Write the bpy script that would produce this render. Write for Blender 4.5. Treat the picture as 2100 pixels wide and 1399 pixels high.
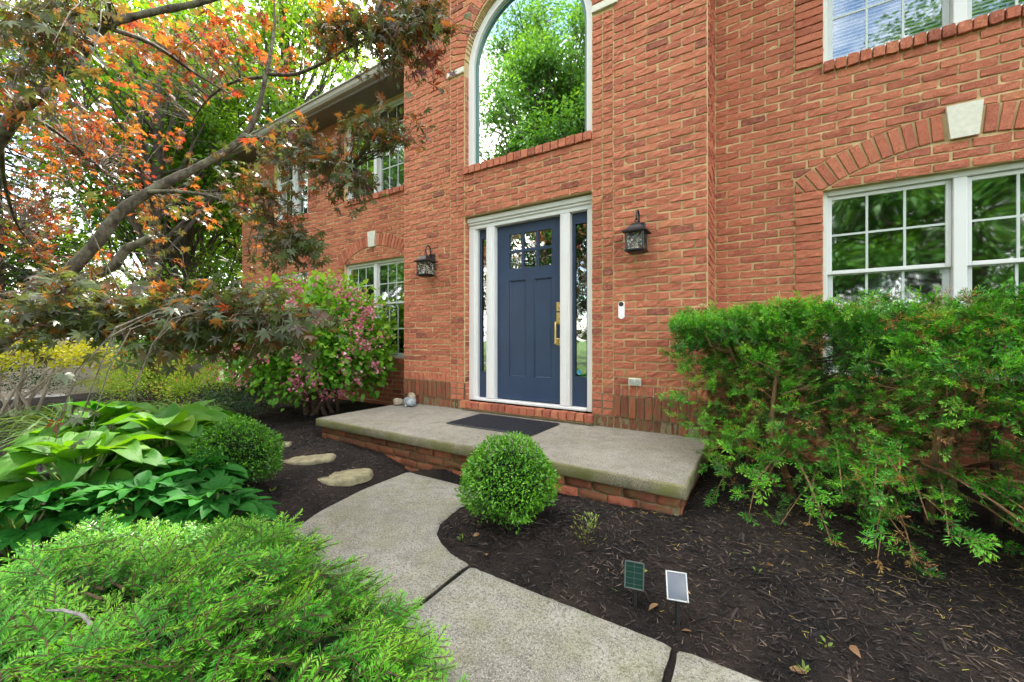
import bpy, math, random
import numpy as np
from mathutils import Vector, Matrix
PI = math.pi
R = math.radians
for o in list(bpy.data.objects): bpy.data.objects.remove(o)
SC = bpy.context.scene
COL = SC.collection
random.seed(7)
RNG = np.random.default_rng(11)

# ------------------------------------------------------------------ camera
CAM = np.array([0.0, -3.74, 1.18]); PSI = R(32.2); F = 816.7; CXP = 1050.0; CYP = 693.0
cd = bpy.data.cameras.new('camera'); cam = bpy.data.objects.new('camera', cd); COL.objects.link(cam)
cam.location = CAM; cam.rotation_euler = (PI/2, 0, PSI)
cd.sensor_width = 36; cd.lens = 36*F/2100; cd.shift_y = -6.5/2100
cd.clip_start = .02; cd.clip_end = 500
SC.camera = cam
# ------------------------------------------------------------------ light
SUN_EL, SUN_AZ = 53.0, 36.0            # azimuth: degrees from +Y towards -X
sdir = Vector((-math.sin(R(SUN_AZ))*math.cos(R(SUN_EL)), math.cos(R(SUN_AZ))*math.cos(R(SUN_EL)), math.sin(R(SUN_EL))))
sl = bpy.data.lights.new('sun', 'SUN'); sun = bpy.data.objects.new('sun', sl); COL.objects.link(sun)
sl.energy = 2.8; sl.angle = R(0.6); sl.color = (1.0, .95, .86)
sun.rotation_euler = (-sdir).to_track_quat('-Z', 'Y').to_euler()
sun.location = (0, 0, 30)
W = bpy.data.worlds.new('World'); SC.world = W; W.use_nodes = True
nt = W.node_tree; nt.nodes.clear()
wo = nt.nodes.new('ShaderNodeOutputWorld'); bg = nt.nodes.new('ShaderNodeBackground')
sky = nt.nodes.new('ShaderNodeTexSky'); sky.sky_type = 'NISHITA'; sky.sun_disc = False
sky.sun_elevation = R(SUN_EL); sky.sun_rotation = R(-SUN_AZ); sky.dust_density = 2.0; sky.air_density = 1.0
tc = nt.nodes.new('ShaderNodeTexCoord'); mp = nt.nodes.new('ShaderNodeMapping'); mp.inputs['Scale'].default_value = (1, 1, 2.2)
cn = nt.nodes.new('ShaderNodeTexNoise'); cn.inputs['Scale'].default_value = 2.3; cn.inputs['Detail'].default_value = 7; cn.inputs['Roughness'].default_value = .58
cr = nt.nodes.new('ShaderNodeValToRGB'); cr.color_ramp.elements[0].position = .42; cr.color_ramp.elements[1].position = .62
cm = nt.nodes.new('ShaderNodeMixRGB'); cm.inputs['Color2'].default_value = (10.5, 10., 9.2, 1)
nt.links.new(tc.outputs['Generated'], mp.inputs['Vector']); nt.links.new(mp.outputs['Vector'], cn.inputs['Vector'])
nt.links.new(cn.outputs['Fac'], cr.inputs['Fac']); nt.links.new(cr.outputs['Color'], cm.inputs['Fac'])
nt.links.new(sky.outputs['Color'], cm.inputs['Color1']); nt.links.new(cm.outputs['Color'], bg.inputs['Color'])
bg.inputs['Strength'].default_value = .15
nt.links.new(bg.outputs['Background'], wo.inputs['Surface'])
vs = SC.view_settings
vs.view_transform = 'Standard'; vs.look = 'None'; vs.gamma = 1.0; vs.use_curve_mapping = False; vs.exposure = 2.45
SC.render.engine = 'CYCLES'
cy = SC.cycles
cy.max_bounces = 8; cy.diffuse_bounces = 4; cy.glossy_bounces = 4; cy.transmission_bounces = 6; cy.transparent_max_bounces = 12
cy.use_denoising = True; cy.sample_clamp_indirect = 6
cy.caustics_reflective = False; cy.caustics_refractive = False

# ------------------------------------------------------------------ projection helpers (used to choose the largest pieces and to lay out limbs)
FWD = np.array([-math.sin(PSI), math.cos(PSI), 0]); RGT = np.array([math.cos(PSI), math.sin(PSI), 0])
def proj(P):
    v = np.asarray(P, float) - CAM
    z = v @ FWD
    zz = np.where(np.abs(z) < 1e-4, 1e-4, z)
    return CXP + F*(v @ RGT)/zz, CYP - F*v[..., 2]/zz, z
def at_depth(px, py, d):
    return CAM + d*(FWD + (px-CXP)/F*RGT + np.array([0, 0, (CYP-py)/F]))

# ------------------------------------------------------------------ node materials
def new_mat(name):
    m = bpy.data.materials.new(name); m.use_nodes = True
    n = m.node_tree; n.nodes.clear()
    return m, n
def N(n, t, **kw):
    x = n.nodes.new(t)
    for k, v in kw.items():
        if k in x.inputs: x.inputs[k].default_value = v
        else: setattr(x, k, v)
    return x
def ramp(n, fac, stops):
    r = n.nodes.new('ShaderNodeValToRGB'); e = r.color_ramp.elements
    while len(e) < len(stops): e.new(.5)
    for i, (p, c) in enumerate(stops):
        e[i].position = p; e[i].color = (*c, 1) if len(c) == 3 else c
    n.links.new(fac, r.inputs['Fac'])
    return r.outputs['Color']
def noise(n, scale, detail=4, rough=.55, vec=None, dist=0.):
    x = N(n, 'ShaderNodeTexNoise'); x.inputs['Scale'].default_value = scale; x.inputs['Detail'].default_value = detail
    x.inputs['Roughness'].default_value = rough; x.inputs['Distortion'].default_value = dist
    if vec is not None: n.links.new(vec, x.inputs['Vector'])
    return x.outputs['Fac']
def mixc(n, fac, a, b, mode='MIX'):
    x = n.nodes.new('ShaderNodeMixRGB'); x.blend_type = mode
    for i, v in (('Fac', fac), ('Color1', a), ('Color2', b)):
        if isinstance(v, (int, float)): x.inputs[i].default_value = v
        elif isinstance(v, tuple): x.inputs[i].default_value = (*v, 1)
        else: n.links.new(v, x.inputs[i])
    return x.outputs['Color']
def mathn(n, op, a, b=0.):
    x = n.nodes.new('ShaderNodeMath'); x.operation = op
    for i, v in ((0, a), (1, b)):
        if isinstance(v, (int, float)): x.inputs[i].default_value = v
        else: n.links.new(v, x.inputs[i])
    return x.outputs[0]
def pos(n): return n.nodes.new('ShaderNodeNewGeometry').outputs['Position']
def objc(n): return n.nodes.new('ShaderNodeTexCoord').outputs['Object']
def attr(n, name='rnd'):
    a = n.nodes.new('ShaderNodeAttribute'); a.attribute_name = name; return a.outputs['Fac']
def bump(n, h, strength=.3, dist=.01):
    b = n.nodes.new('ShaderNodeBump'); b.inputs['Strength'].default_value = strength; b.inputs['Distance'].default_value = dist
    n.links.new(h, b.inputs['Height']); return b.outputs['Normal']
def finish(n, color, rough=.6, spec=.4, normal=None, metal=0.):
    p = n.nodes.new('ShaderNodeBsdfPrincipled')
    for k, v in (('Base Color', color), ('Roughness', rough), ('Metallic', metal), ('Specular IOR Level', spec)):
        if isinstance(v, (int, float)): p.inputs[k].default_value = v
        elif isinstance(v, tuple): p.inputs[k].default_value = (*v, 1)
        else: n.links.new(v, p.inputs[k])
    if normal is not None: n.links.new(normal, p.inputs['Normal'])
    o = n.nodes.new('ShaderNodeOutputMaterial'); n.links.new(p.outputs['BSDF'], o.inputs['Surface'])
    return p

M = {}
def brick_mat():
    m, n = new_mat('brick'); P = pos(n); a = attr(n)
    base = ramp(n, a, [(0, (.20, .060, .042)), (.18, (.40, .108, .062)), (.5, (.56, .165, .086)), (.8, (.64, .21, .11)), (1, (.64, .25, .115))])
    n1 = noise(n, 22, 5, .65, P); n2 = noise(n, 120, 4, .7, P); n3 = noise(n, 7, 3, .5, P)
    c = mixc(n, ramp(n, n1, [(.35, (0, 0, 0)), (.7, (1, 1, 1))]), base, mixc(n, .55, base, (.64, .25, .16)))
    cr_ = noise(n, 34, 5, .75, P, 2.2)
    crease = ramp(n, mathn(n, 'ABSOLUTE', mathn(n, 'SUBTRACT', cr_, .5)), [(.0, (1, 1, 1)), (.035, (0, 0, 0))])
    c = mixc(n, mixc(n, .30, (0, 0, 0), crease), c, (.18, .05, .032))
    c = mixc(n, ramp(n, n2, [(.54, (0, 0, 0)), (.72, (.6, .6, .6))]), c, (.20, .055, .035))
    c = mixc(n, ramp(n, n2, [(.30, (.6, .6, .6)), (.44, (0, 0, 0))]), c, (.70, .38, .27))
    h = mathn(n, 'ADD', mathn(n, 'MULTIPLY', n1, 1.3), mathn(n, 'MULTIPLY', n2, .6))
    h = mathn(n, 'SUBTRACT', h, mathn(n, 'MULTIPLY', crease, .35))
    finish(n, c, .85, .25, bump(n, h, .8, .012)); return m
def damp_brick_mat():
    m, n = new_mat('mossy_brick'); P = pos(n); a = attr(n)
    base = ramp(n, a, [(0, (.13, .055, .034)), (.5, (.21, .075, .043)), (1, (.32, .100, .052))])
    n1 = noise(n, 9, 5, .65, P); n2 = noise(n, 90, 4, .7, P)
    c = mixc(n, ramp(n, n1, [(.46, (0, 0, 0)), (.66, (.7, .7, .7))]), base, (.14, .125, .050))
    c = mixc(n, ramp(n, n2, [(.55, (0, 0, 0)), (.75, (.7, .7, .7))]), c, (.05, .03, .02))
    finish(n, c, .9, .2, bump(n, mathn(n, 'ADD', n1, mathn(n, 'MULTIPLY', n2, .4)), .8, .01)); return m
def mortar_mat(name='mortar', c1=(.44, .31, .155), c2=(.56, .42, .23)):
    m, n = new_mat(name); P = pos(n)
    n1 = noise(n, 10, 4, .6, P); n2 = noise(n, 220, 3, .7, P)
    c = ramp(n, n1, [(.3, c1), (.7, c2)])
    c = mixc(n, ramp(n, n2, [(.5, (0, 0, 0)), (.75, (.6, .6, .6))]), c, (.20, .14, .07))
    finish(n, c, .95, .15, bump(n, n2, .7, .006)); return m
def concrete_mat(name, c1, c2, dark, grain=90, moss=.0, stain=1.):
    m, n = new_mat(name); P = pos(n)
    n1 = noise(n, 1.7, 7, .66, P, .6); n2 = noise(n, grain, 3, .75, P); n3 = noise(n, 11, 5, .65, P); n4 = noise(n, grain*2.6, 2, .6, P)
    c = ramp(n, n1, [(.30, c1), (.68, c2)])
    c = mixc(n, ramp(n, n3, [(.44, (0, 0, 0)), (.68, (stain*.55,)*3)]), c, dark)
    c = mixc(n, ramp(n, n2, [(.47, (0, 0, 0)), (.60, (min(1, stain*.72),)*3)]), c, tuple(.5*x for x in dark))
    c = mixc(n, ramp(n, n4, [(.52, (0, 0, 0)), (.66, (.75, .75, .75))]), c, tuple(min(.72, 1.45*x) for x in c2))
    if moss:
        g = noise(n, 4.5, 6, .65, P)
        c = mixc(n, ramp(n, g, [(.42, (0, 0, 0)), (.66, (moss,)*3)]), c, (.16, .165, .045))
    h = mathn(n, 'ADD', n2, mathn(n, 'MULTIPLY', n4, .7))
    finish(n, c, .9, .25, bump(n, h, .75, .006)); return m
def plain(name, c, rough=.5, spec=.4, metal=0., var=.12, scale=14, bumps=.08):
    m, n = new_mat(name); P = pos(n)
    n1 = noise(n, scale, 4, .6, P)
    lo = tuple(x*(1-var) for x in c); hi = tuple(min(1, x*(1+var)) for x in c)
    finish(n, ramp(n, n1, [(.3, lo), (.7, hi)]), rough, spec, bump(n, noise(n, scale*9, 3, .6, P), bumps, .003), metal); return m
def leaf_mat(name, stops, trans_stops=None, trans=.42, rough=.42, spec=.35, vein=None):
    m, n = new_mat(name); a = attr(n); P = pos(n)
    v = mathn(n, 'ADD', a, mathn(n, 'MULTIPLY', mathn(n, 'SUBTRACT', noise(n, 30, 2, .5, P), .5), .25))
    c = ramp(n, v, stops)
    if trans_stops is None:
        t = mixc(n, 1., c, (1.7, 1.45, .55), 'MULTIPLY')
    else: t = ramp(n, v, trans_stops)
    p = n.nodes.new('ShaderNodeBsdfPrincipled'); n.links.new(c, p.inputs['Base Color'])
    p.inputs['Roughness'].default_value = rough; p.inputs['Specular IOR Level'].default_value = spec
    if vein:
        n.links.new(bump(n, noise(n, vein, 3, .5, P), .25, .004), p.inputs['Normal'])
    tr = n.nodes.new('ShaderNodeBsdfTranslucent'); n.links.new(t, tr.inputs['Color'])
    mx = n.nodes.new('ShaderNodeMixShader'); mx.inputs[0].default_value = trans
    n.links.new(p.outputs['BSDF'], mx.inputs[1]); n.links.new(tr.outputs['BSDF'], mx.inputs[2])
    o = n.nodes.new('ShaderNodeOutputMaterial'); n.links.new(mx.outputs[0], o.inputs['Surface']); return m
def bark_mat(name, c1, c2, lichen=None, scale=30):
    m, n = new_mat(name); P = pos(n)
    mpn = n.nodes.new('ShaderNodeMapping'); mpn.inputs['Scale'].default_value = (1, 1, .45); n.links.new(P, mpn.inputs['Vector'])
    n1 = noise(n, scale, 6, .65, mpn.outputs[0]); n2 = noise(n, scale*.35, 4, .6, P)
    c = ramp(n, n1, [(.3, c1), (.7, c2)])
    if lichen: c = mixc(n, ramp(n, n2, [(.48, (0, 0, 0)), (.62, (.75, .75, .75))]), c, lichen)
    finish(n, c, .9, .2, bump(n, n1, .9, .02)); return m
def glass_mat(name, refl=.30, tint=(.55, .62, .60), wav=.0, wscale=2.0, rough=.0):
    m, n = new_mat(name)
    t = n.nodes.new('ShaderNodeBsdfTransparent'); t.inputs['Color'].default_value = (*tint, 1)
    g = n.nodes.new('ShaderNodeBsdfGlossy'); g.inputs['Roughness'].default_value = rough; g.inputs['Color'].default_value = (.95, 1, .98, 1)
    lw = n.nodes.new('ShaderNodeLayerWeight'); lw.inputs['Blend'].default_value = .35
    f = mathn(n, 'ADD', mathn(n, 'MULTIPLY', lw.outputs['Fresnel'], .75), refl)
    if wav:
        nb = bump(n, noise(n, wscale, 1, .3, pos(n)), wav, .05); n.links.new(nb, g.inputs['Normal'])
    mx = n.nodes.new('ShaderNodeMixShader'); n.links.new(f, mx.inputs[0]); n.links.new(t.outputs[0], mx.inputs[1]); n.links.new(g.outputs[0], mx.inputs[2])
    o = n.nodes.new('ShaderNodeOutputMaterial'); n.links.new(mx.outputs[0], o.inputs['Surface']); return m
M['brick'] = brick_mat(); M['damp'] = damp_brick_mat()
M['mortar'] = mortar_mat('mortar', (.56, .41, .21), (.70, .53, .29)); M['mortar_d'] = mortar_mat('grey_mortar', (.16, .14, .08), (.28, .24, .14))
M['porch'] = concrete_mat('porch_concrete', (.24, .215, .17), (.36, .335, .28), (.12, .11, .09), 120, .12)
M['porch_edge'] = concrete_mat('mossy_concrete', (.19, .165, .10), (.30, .27, .19), (.10, .09, .05), 110, .85)
M['path'] = concrete_mat('path_concrete', (.20, .185, .145), (.35, .335, .28), (.11, .10, .082), 85, .35, .95)
M['white'] = plain('white_paint', (.72, .72, .70), .4, .4, 0, .015, 14, .02)
M['vinyl'] = plain('window_vinyl', (.66, .67, .65), .42, .4, 0, .015, 14, .02)
M['sashgrey'] = plain('sash_vinyl', (.52, .56, .54), .45, .4, 0, .05)
M['blue'] = plain('slate_blue_paint', (.023, .044, .090), .34, .45, 0, .16, 3, .12)
M['dark'] = plain('interior_dark', (.035, .04, .04), .9, .1)  # near-black wall colour stands in for the gloom of unlit rooms
M['gold'] = plain('brushed_brass', (.62, .44, .16), .32, .5, .9, .1)
M['black'] = plain('black_iron', (.012, .013, .015), .42, .5, .2, .2)
M['lantern_glass'] = glass_mat('seeded_glass', .10, (.85, .82, .74), .5, 60)
M['stone'] = plain('cast_stone', (.62, .60, .50), .85, .2, 0, .1, 30, .3)
M['soffit'] = plain('shaded_soffit', (.16, .135, .11), .6, .3, 0, .1)  # eave shade put into the dark brown-grey of soffit and fascia
M['gutter'] = plain('gutter_metal', (.30, .27, .225), .45, .4, 0, .08)
M['roof'] = plain('roof_shingle', (.10, .085, .07), .9, .2, 0, .3, 20)
M['glass'] = glass_mat('window_glass', .40, (.50, .58, .56), .10, 2.4, .035)
M['glass_up'] = glass_mat('bedroom_glass', .08, (.9, .95, 1.), .04, 1.6, .02)
M['arch_glass'] = glass_mat('arch_glass', .50, (.35, .42, .40), .05, 1.5, .015)
M['door_glass'] = glass_mat('door_glass', .45, (.5, .5, .45), .03, 9)
M['solar'] = glass_mat('solar_panel_glass', .35, (.10, .16, .13), .0)
M['cell'] = plain('solar_cell', (.012, .03, .022), .3, .5, 0, .3, 120)
M['plastic'] = plain('black_plastic', (.02, .021, .022), .45, .4)
M['silver'] = plain('solar_frame', (.45, .46, .46), .3, .5, .6)
M['curtain'] = plain('sheer_curtain', (.45, .47, .43), .9, .1)
M['blind'] = plain('white_blind', (.78, .80, .82), .6, .3)
M['bell'] = plain('doorbell_white', (.82, .82, .82), .35, .5, 0, .02)
M['mat'] = None
# ------------------------------------------------------------------ mesh helpers
def link(o, parent=None):
    COL.objects.link(o)
    if parent is not None: o.parent = parent
    return o
class MB:
    """collects shapes; build() makes ONE mesh object"""
    def __init__(s): s.v = []; s.f = []; s.a = []; s.mi = []
    def add(s, v, f, a=0.5, mi=0):
        b = len(s.v); s.v.extend([tuple(map(float, p)) for p in v]); s.f.extend([tuple(b+i for i in q) for q in f])
        s.a.extend([a]*len(v) if np.isscalar(a) else list(a)); s.mi.extend([mi]*len(f)); return s
    def box(s, x0, x1, y0, y1, z0, z1, a=.5, bev=0., mi=0):
        x0, x1 = min(x0, x1), max(x0, x1); y0, y1 = min(y0, y1), max(y0, y1); z0, z1 = min(z0, z1), max(z0, z1)
        if bev <= 0:
            v = [(x, y, z) for x in (x0, x1) for y in (y0, y1) for z in (z0, z1)]
            f = [(0, 1, 3, 2), (4, 6, 7, 5), (0, 4, 5, 1), (2, 3, 7, 6), (0, 2, 6, 4), (1, 5, 7, 3)]
            return s.add(v, f, a, mi)
        b = min(bev, .49*(x1-x0), .49*(y1-y0), .49*(z1-z0))
        v = []; idx = {}
        for i, (X, sx) in enumerate(((x0, 1), (x1, -1))):
            for j, (Y, sy) in enumerate(((y0, 1), (y1, -1))):
                for k, (Z, sz) in enumerate(((z0, 1), (z1, -1))):
                    for ax, p in enumerate(((X, Y+sy*b, Z+sz*b), (X+sx*b, Y, Z+sz*b), (X+sx*b, Y+sy*b, Z))):
                        idx[i, j, k, ax] = len(v); v.append(p)
        f = []
        for i in (0, 1):
            q = [idx[i, 0, 0, 0], idx[i, 0, 1, 0], idx[i, 1, 1, 0], idx[i, 1, 0, 0]]; f.append(q if i == 0 else q[::-1])
            q = [idx[0, i, 0, 1], idx[1, i, 0, 1], idx[1, i, 1, 1], idx[0, i, 1, 1]]; f.append(q if i == 0 else q[::-1])
            q = [idx[0, 0, i, 2], idx[0, 1, i, 2], idx[1, 1, i, 2], idx[1, 0, i, 2]]; f.append(q if i == 0 else q[::-1])
        for j in (0, 1):
            for k in (0, 1):
                q = [idx[0, j, k, 1], idx[1, j, k, 1], idx[1, j, k, 2], idx[0, j, k, 2]]; f.append(q if (j ^ k) else q[::-1])
                q = [idx[j, 0, k, 2], idx[j, 1, k, 2], idx[j, 1, k, 0], idx[j, 0, k, 0]]; f.append(q if (j ^ k) else q[::-1])
                q = [idx[j, k, 0, 0], idx[j, k, 1, 0], idx[j, k, 1, 1], idx[j, k, 0, 1]]; f.append(q if (j ^ k) else q[::-1])
        for i in (0, 1):
            for j in (0, 1):
                for k in (0, 1):
                    q = [idx[i, j, k, 0], idx[i, j, k, 1], idx[i, j, k, 2]]; f.append(q if not (i ^ j ^ k) else q[::-1])
        return s.add(v, f, a, mi)
    def tube(s, pts, rad, seg=8, a=.5, cap=True, mi=0):
        P = [np.array(p, float) for p in pts]; n = len(P)
        if np.isscalar(rad): rad = [rad]*n
        v = []; prev = None
        for i in range(n):
            t = P[min(i+1, n-1)]-P[max(i-1, 0)]; t = t/(np.linalg.norm(t)+1e-9)
            if prev is None:
                u = np.cross(t, (0, 0, 1) if abs(t[2]) < .9 else (1, 0, 0))
            else: u = prev-t*(prev @ t)
            u = u/(np.linalg.norm(u)+1e-9); prev = u; w = np.cross(t, u)
            for k in range(seg):
                q = 2*PI*k/seg; v.append(P[i]+rad[i]*(math.cos(q)*u+math.sin(q)*w))
        f = [(i*seg+k, i*seg+(k+1) % seg, (i+1)*seg+(k+1) % seg, (i+1)*seg+k) for i in range(n-1) for k in range(seg)]
        if cap: f += [tuple(range(seg))[::-1], tuple((n-1)*seg+k for k in range(seg))]
        return s.add(v, f, a, mi)
    def lathe(s, prof, c=(0, 0, 0), seg=16, a=.5):
        v = [(c[0]+r*math.cos(2*PI*k/seg), c[1]+r*math.sin(2*PI*k/seg), c[2]+z) for r, z in prof for k in range(seg)]
        n = len(prof)
        f = [(i*seg+k, i*seg+(k+1) % seg, (i+1)*seg+(k+1) % seg, (i+1)*seg+k) for i in range(n-1) for k in range(seg)]
        f += [tuple(range(seg))[::-1], tuple((n-1)*seg+k for k in range(seg))]
        return s.add(v, f, a)
    def prism(s, poly, y0, y1, a=.5):
        """polygon in (x,z), extruded along y from y0 (front) to y1"""
        n = len(poly); v = [(p[0], y0, p[1]) for p in poly]+[(p[0], y1, p[1]) for p in poly]
        f = [tuple(range(n)), tuple(range(2*n-1, n-1, -1))]+[(i, i+n, (i+1) % n+n, (i+1) % n) for i in range(n)]
        return s.add(v, f, a)
    def build(s, name, mat, parent=None, smooth=False, kind=None):
        me = bpy.data.meshes.new(name); me.from_pydata(s.v, [], s.f)
        mats = mat if isinstance(mat, (list, tuple)) else [mat]
        for m in mats: me.materials.append(m)
        if len(mats) > 1: me.polygons.foreach_set('material_index', s.mi)
        at = me.attributes.new('rnd', 'FLOAT', 'POINT'); at.data.foreach_set('value', np.array(s.a, np.float32))
        if smooth: me.polygons.foreach_set('use_smooth', [True]*len(me.polygons))
        me.update()
        o = bpy.data.objects.new(name, me); link(o, parent)
        if kind: o['kind'] = kind
        return o
def np_mesh(name, V, Fq, A, mats, parent=None, MI=None, smooth=False, kind=None):
    V = np.ascontiguousarray(V, np.float32); Fq = np.ascontiguousarray(Fq, np.int32); k = Fq.shape[1]
    me = bpy.data.meshes.new(name); me.vertices.add(len(V)); me.vertices.foreach_set('co', V.ravel())
    me.loops.add(Fq.size); me.loops.foreach_set('vertex_index', Fq.ravel())
    me.polygons.add(len(Fq)); me.polygons.foreach_set('loop_start', np.arange(0, Fq.size, k, dtype=np.int32))
    for m in (mats if isinstance(mats, (list, tuple)) else [mats]): me.materials.append(m)
    if MI is not None: me.polygons.foreach_set('material_index', np.ascontiguousarray(MI, np.int32))
    at = me.attributes.new('rnd', 'FLOAT', 'POINT'); at.data.foreach_set('value', np.ascontiguousarray(A, np.float32))
    if smooth: me.polygons.foreach_set('use_smooth', np.ones(len(Fq), bool))
    me.update(calc_edges=True)
    o = bpy.data.objects.new(name, me); link(o, parent)
    if kind: o['kind'] = kind
    return o
def frames(d, up):
    d = d/(np.linalg.norm(d, axis=1, keepdims=True)+1e-9)
    z = up-d*np.sum(up*d, 1, keepdims=True); bad = np.linalg.norm(z, axis=1) < 1e-3
    z[bad] = np.array([1., .2, .1]); z = z-d*np.sum(z*d, 1, keepdims=True)
    z = z/(np.linalg.norm(z, axis=1, keepdims=True)+1e-9); y = np.cross(z, d)
    return np.stack([d, y, z], 2)
class Batch:
    """many transformed copies of small templates, all faces quads, one mesh"""
    def __init__(s): s.V = []; s.F = []; s.A = []; s.MI = []; s.n = 0
    def put(s, tmpl, T, Rm, S, rnd):
        V, Fq, A, MI = tmpl; n = len(T)
        if n == 0: return
        P = np.einsum('nij,kj->nki', Rm, V)*np.asarray(S).reshape(n, 1, 1)+np.asarray(T)[:, None, :]
        k = len(V); off = s.n+np.arange(n)*k
        s.V.append(P.reshape(-1, 3)); s.F.append((Fq[None]+off[:, None, None]).reshape(-1, 4))
        s.A.append((np.asarray(rnd)[:, None]+A[None]).ravel()); s.MI.append(np.tile(MI, n)); s.n += n*k
    def build(s, name, mats, parent=None, kind=None, smooth=False):
        return np_mesh(name, np.concatenate(s.V), np.concatenate(s.F), np.concatenate(s.A), mats, parent, np.concatenate(s.MI), smooth, kind)
def tm(V, Fq, A=None, MI=None):
    V = np.array(V, float); Fq = np.array(Fq, int)
    return V, Fq, np.zeros(len(V)) if A is None else np.array(A, float), np.zeros(len(Fq), int) if MI is None else np.array(MI, int)
def tag(o, label, cat, group=None):
    o['label'] = label; o['category'] = cat
    if group: o['group'] = group
    return o
def thing(name, label, cat, loc=(0, 0, 0), group=None):
    o = bpy.data.objects.new(name, None); link(o); o.location = loc; o.empty_display_size = .1
    return tag(o, label, cat, group)
def struct(o): o['kind'] = 'structure'; return o
def copy_tree(src, parent=None):
    c = src.copy(); COL.objects.link(c); c.parent = parent
    for ch in src.children: copy_tree(ch, c)
    return c
bpy.context.view_layer.update()

# ------------------------------------------------------------------ the brick house
C = .071; JT = .0125; BL = .203
HOUSE = thing('brick_house', 'two-storey red brick house with arched window over a blue front door', 'house', (-2.23, .3, .32))
HOUSE_LOC = Vector((-2.23, .3, .32))
def hpart(mb, name, mat, parent=None, smooth=False, kind=None, offset=None):
    """build a part in world coordinates and parent it to the house (or to a part of it) keeping its place"""
    o = mb.build(name, mat, None, smooth, kind)
    p = parent if parent is not None else HOUSE
    o.parent = p
    if p.type == 'EMPTY': o.matrix_parent_inverse = Matrix.Translation(-p.location)
    return o
YW = .56                                   # wing wall plane, the bay projects to y = 0
BX0, BX1 = -4.06, -.396
DX0, DX1 = -3.03, -1.424; DXC = (DX0+DX1)/2
ZB = .428                                  # bed joint at the door sill
DZ1 = ZB+31*C
AS0 = DZ1+7*C; AS1 = AS0+.088; SPR = 4.36; AR = (DX1-DX0)/2
ZW = 2.44-28*C
def clip_poly(poly, nx, nz, d):
    """keep nx*x+nz*z <= d"""
    out = []
    for i in range(len(poly)):
        a, b = poly[i], poly[(i+1) % len(poly)]
        da, db = nx*a[0]+nz*a[1]-d, nx*b[0]+nz*b[1]-d
        if da <= 0: out.append(a)
        if (da < 0) != (db < 0) and abs(da-db) > 1e-9:
            t = da/(da-db); out.append((a[0]+t*(b[0]-a[0]), a[1]+t*(b[1]-a[1])))
    return out
def area(p): return .5*abs(sum(p[i][0]*p[(i+1) % len(p)][1]-p[(i+1) % len(p)][0]*p[i][1] for i in range(len(p))))
NU, NZ = 5, 3
def brick_geo(w, h, proud, rng, back=.02):
    """a rough moulded brick centred on 0: (u, depth outwards, z)"""
    us = np.linspace(-1, 1, NU); zs = np.linspace(-1, 1, NZ); v = []
    ins = .003
    tilt = rng.normal(0, .0009)
    for j in range(NZ):
        for i in range(NU):
            jx = rng.normal(0, .0026); jz = rng.normal(0, .0022)
            v.append((us[i]*(w/2-ins)+jx, proud+rng.normal(0, .0022)+tilt*us[i], zs[j]*(h/2-ins)+jz))
    ring = [(i, 0) for i in range(NU)]+[(NU-1, j) for j in range(1, NZ)]+[(i, NZ-1) for i in range(NU-2, -1, -1)]+[(0, j) for j in range(NZ-2, 0, -1)]
    nr = len(ring); b1 = len(v)
    for (i, j) in ring:
        cx = .97 if (i in (0, NU-1) and j in (0, NZ-1)) else 1.
        v.append((us[i]*w/2*cx+rng.normal(0, .0022), proud-.003+rng.normal(0, .0012), zs[j]*h/2*(.90+.1*rng.random() if cx < 1 else 1)+rng.normal(0, .0024)))
    b2 = len(v)
    for (i, j) in ring: v.append((us[i]*w/2, -back, zs[j]*h/2))
    f = [(j*NU+i, j*NU+i+1, (j+1)*NU+i+1, (j+1)*NU+i) for j in range(NZ-1) for i in range(NU-1)]
    for k in range(nr):
        k2 = (k+1) % nr; a, b = ring[k], ring[k2]
        f.append((b1+k, b1+k2, b[1]*NU+b[0], a[1]*NU+a[0])); f.append((b2+k, b2+k2, b1+k2, b1+k))
    return v, f
def poly_geo(poly, proud, rng, back=.02, ins=.005):
    n = len(poly); cx = sum(p[0] for p in poly)/n; cz = sum(p[1] for p in poly)/n
    v = []
    for p in poly:
        L = math.hypot(p[0]-cx, p[1]-cz)+1e-6; k = max(.3, 1-ins*1.3/L)
        v.append((cx+(p[0]-cx)*k, proud+rng.normal(0, .0012), cz+(p[1]-cz)*k))
    for p in poly: v.append((p[0], proud-.0055, p[1]))
    for p in poly: v.append((p[0], -back, p[1]))
    f = [tuple(range(n))]
    for k in range(n):
        k2 = (k+1) % n; f.append((n+k, n+k2, k2, k)); f.append((2*n+k, 2*n+k2, n+k2, n+k))
    return v, f
def to_wall(v, plane, off=(0, 0)):
    """(u, depth, z) -> world. plane ('y', Y): faces -Y, u = x. ('x', X, s): faces s*X, u = y"""
    if plane[0] == 'y': return [(p[0]+off[0], plane[1]-p[1], p[2]+off[1]) for p in v]
    return [(plane[1]+plane[2]*p[1], p[0]+off[0], p[2]+off[1]) for p in v]
def shade():
    r = RNG.random()
    return float(np.clip(RNG.normal(.54, .20), 0, 1)) if r > .06 else float(RNG.choice([.08, .14, .95]))
BR = []                                    # (plane, poly, proud, kind)
def rect(u0, u1, z0, z1): return [(u0, z0), (u1, z0), (u1, z1), (u0, z1)]
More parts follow.
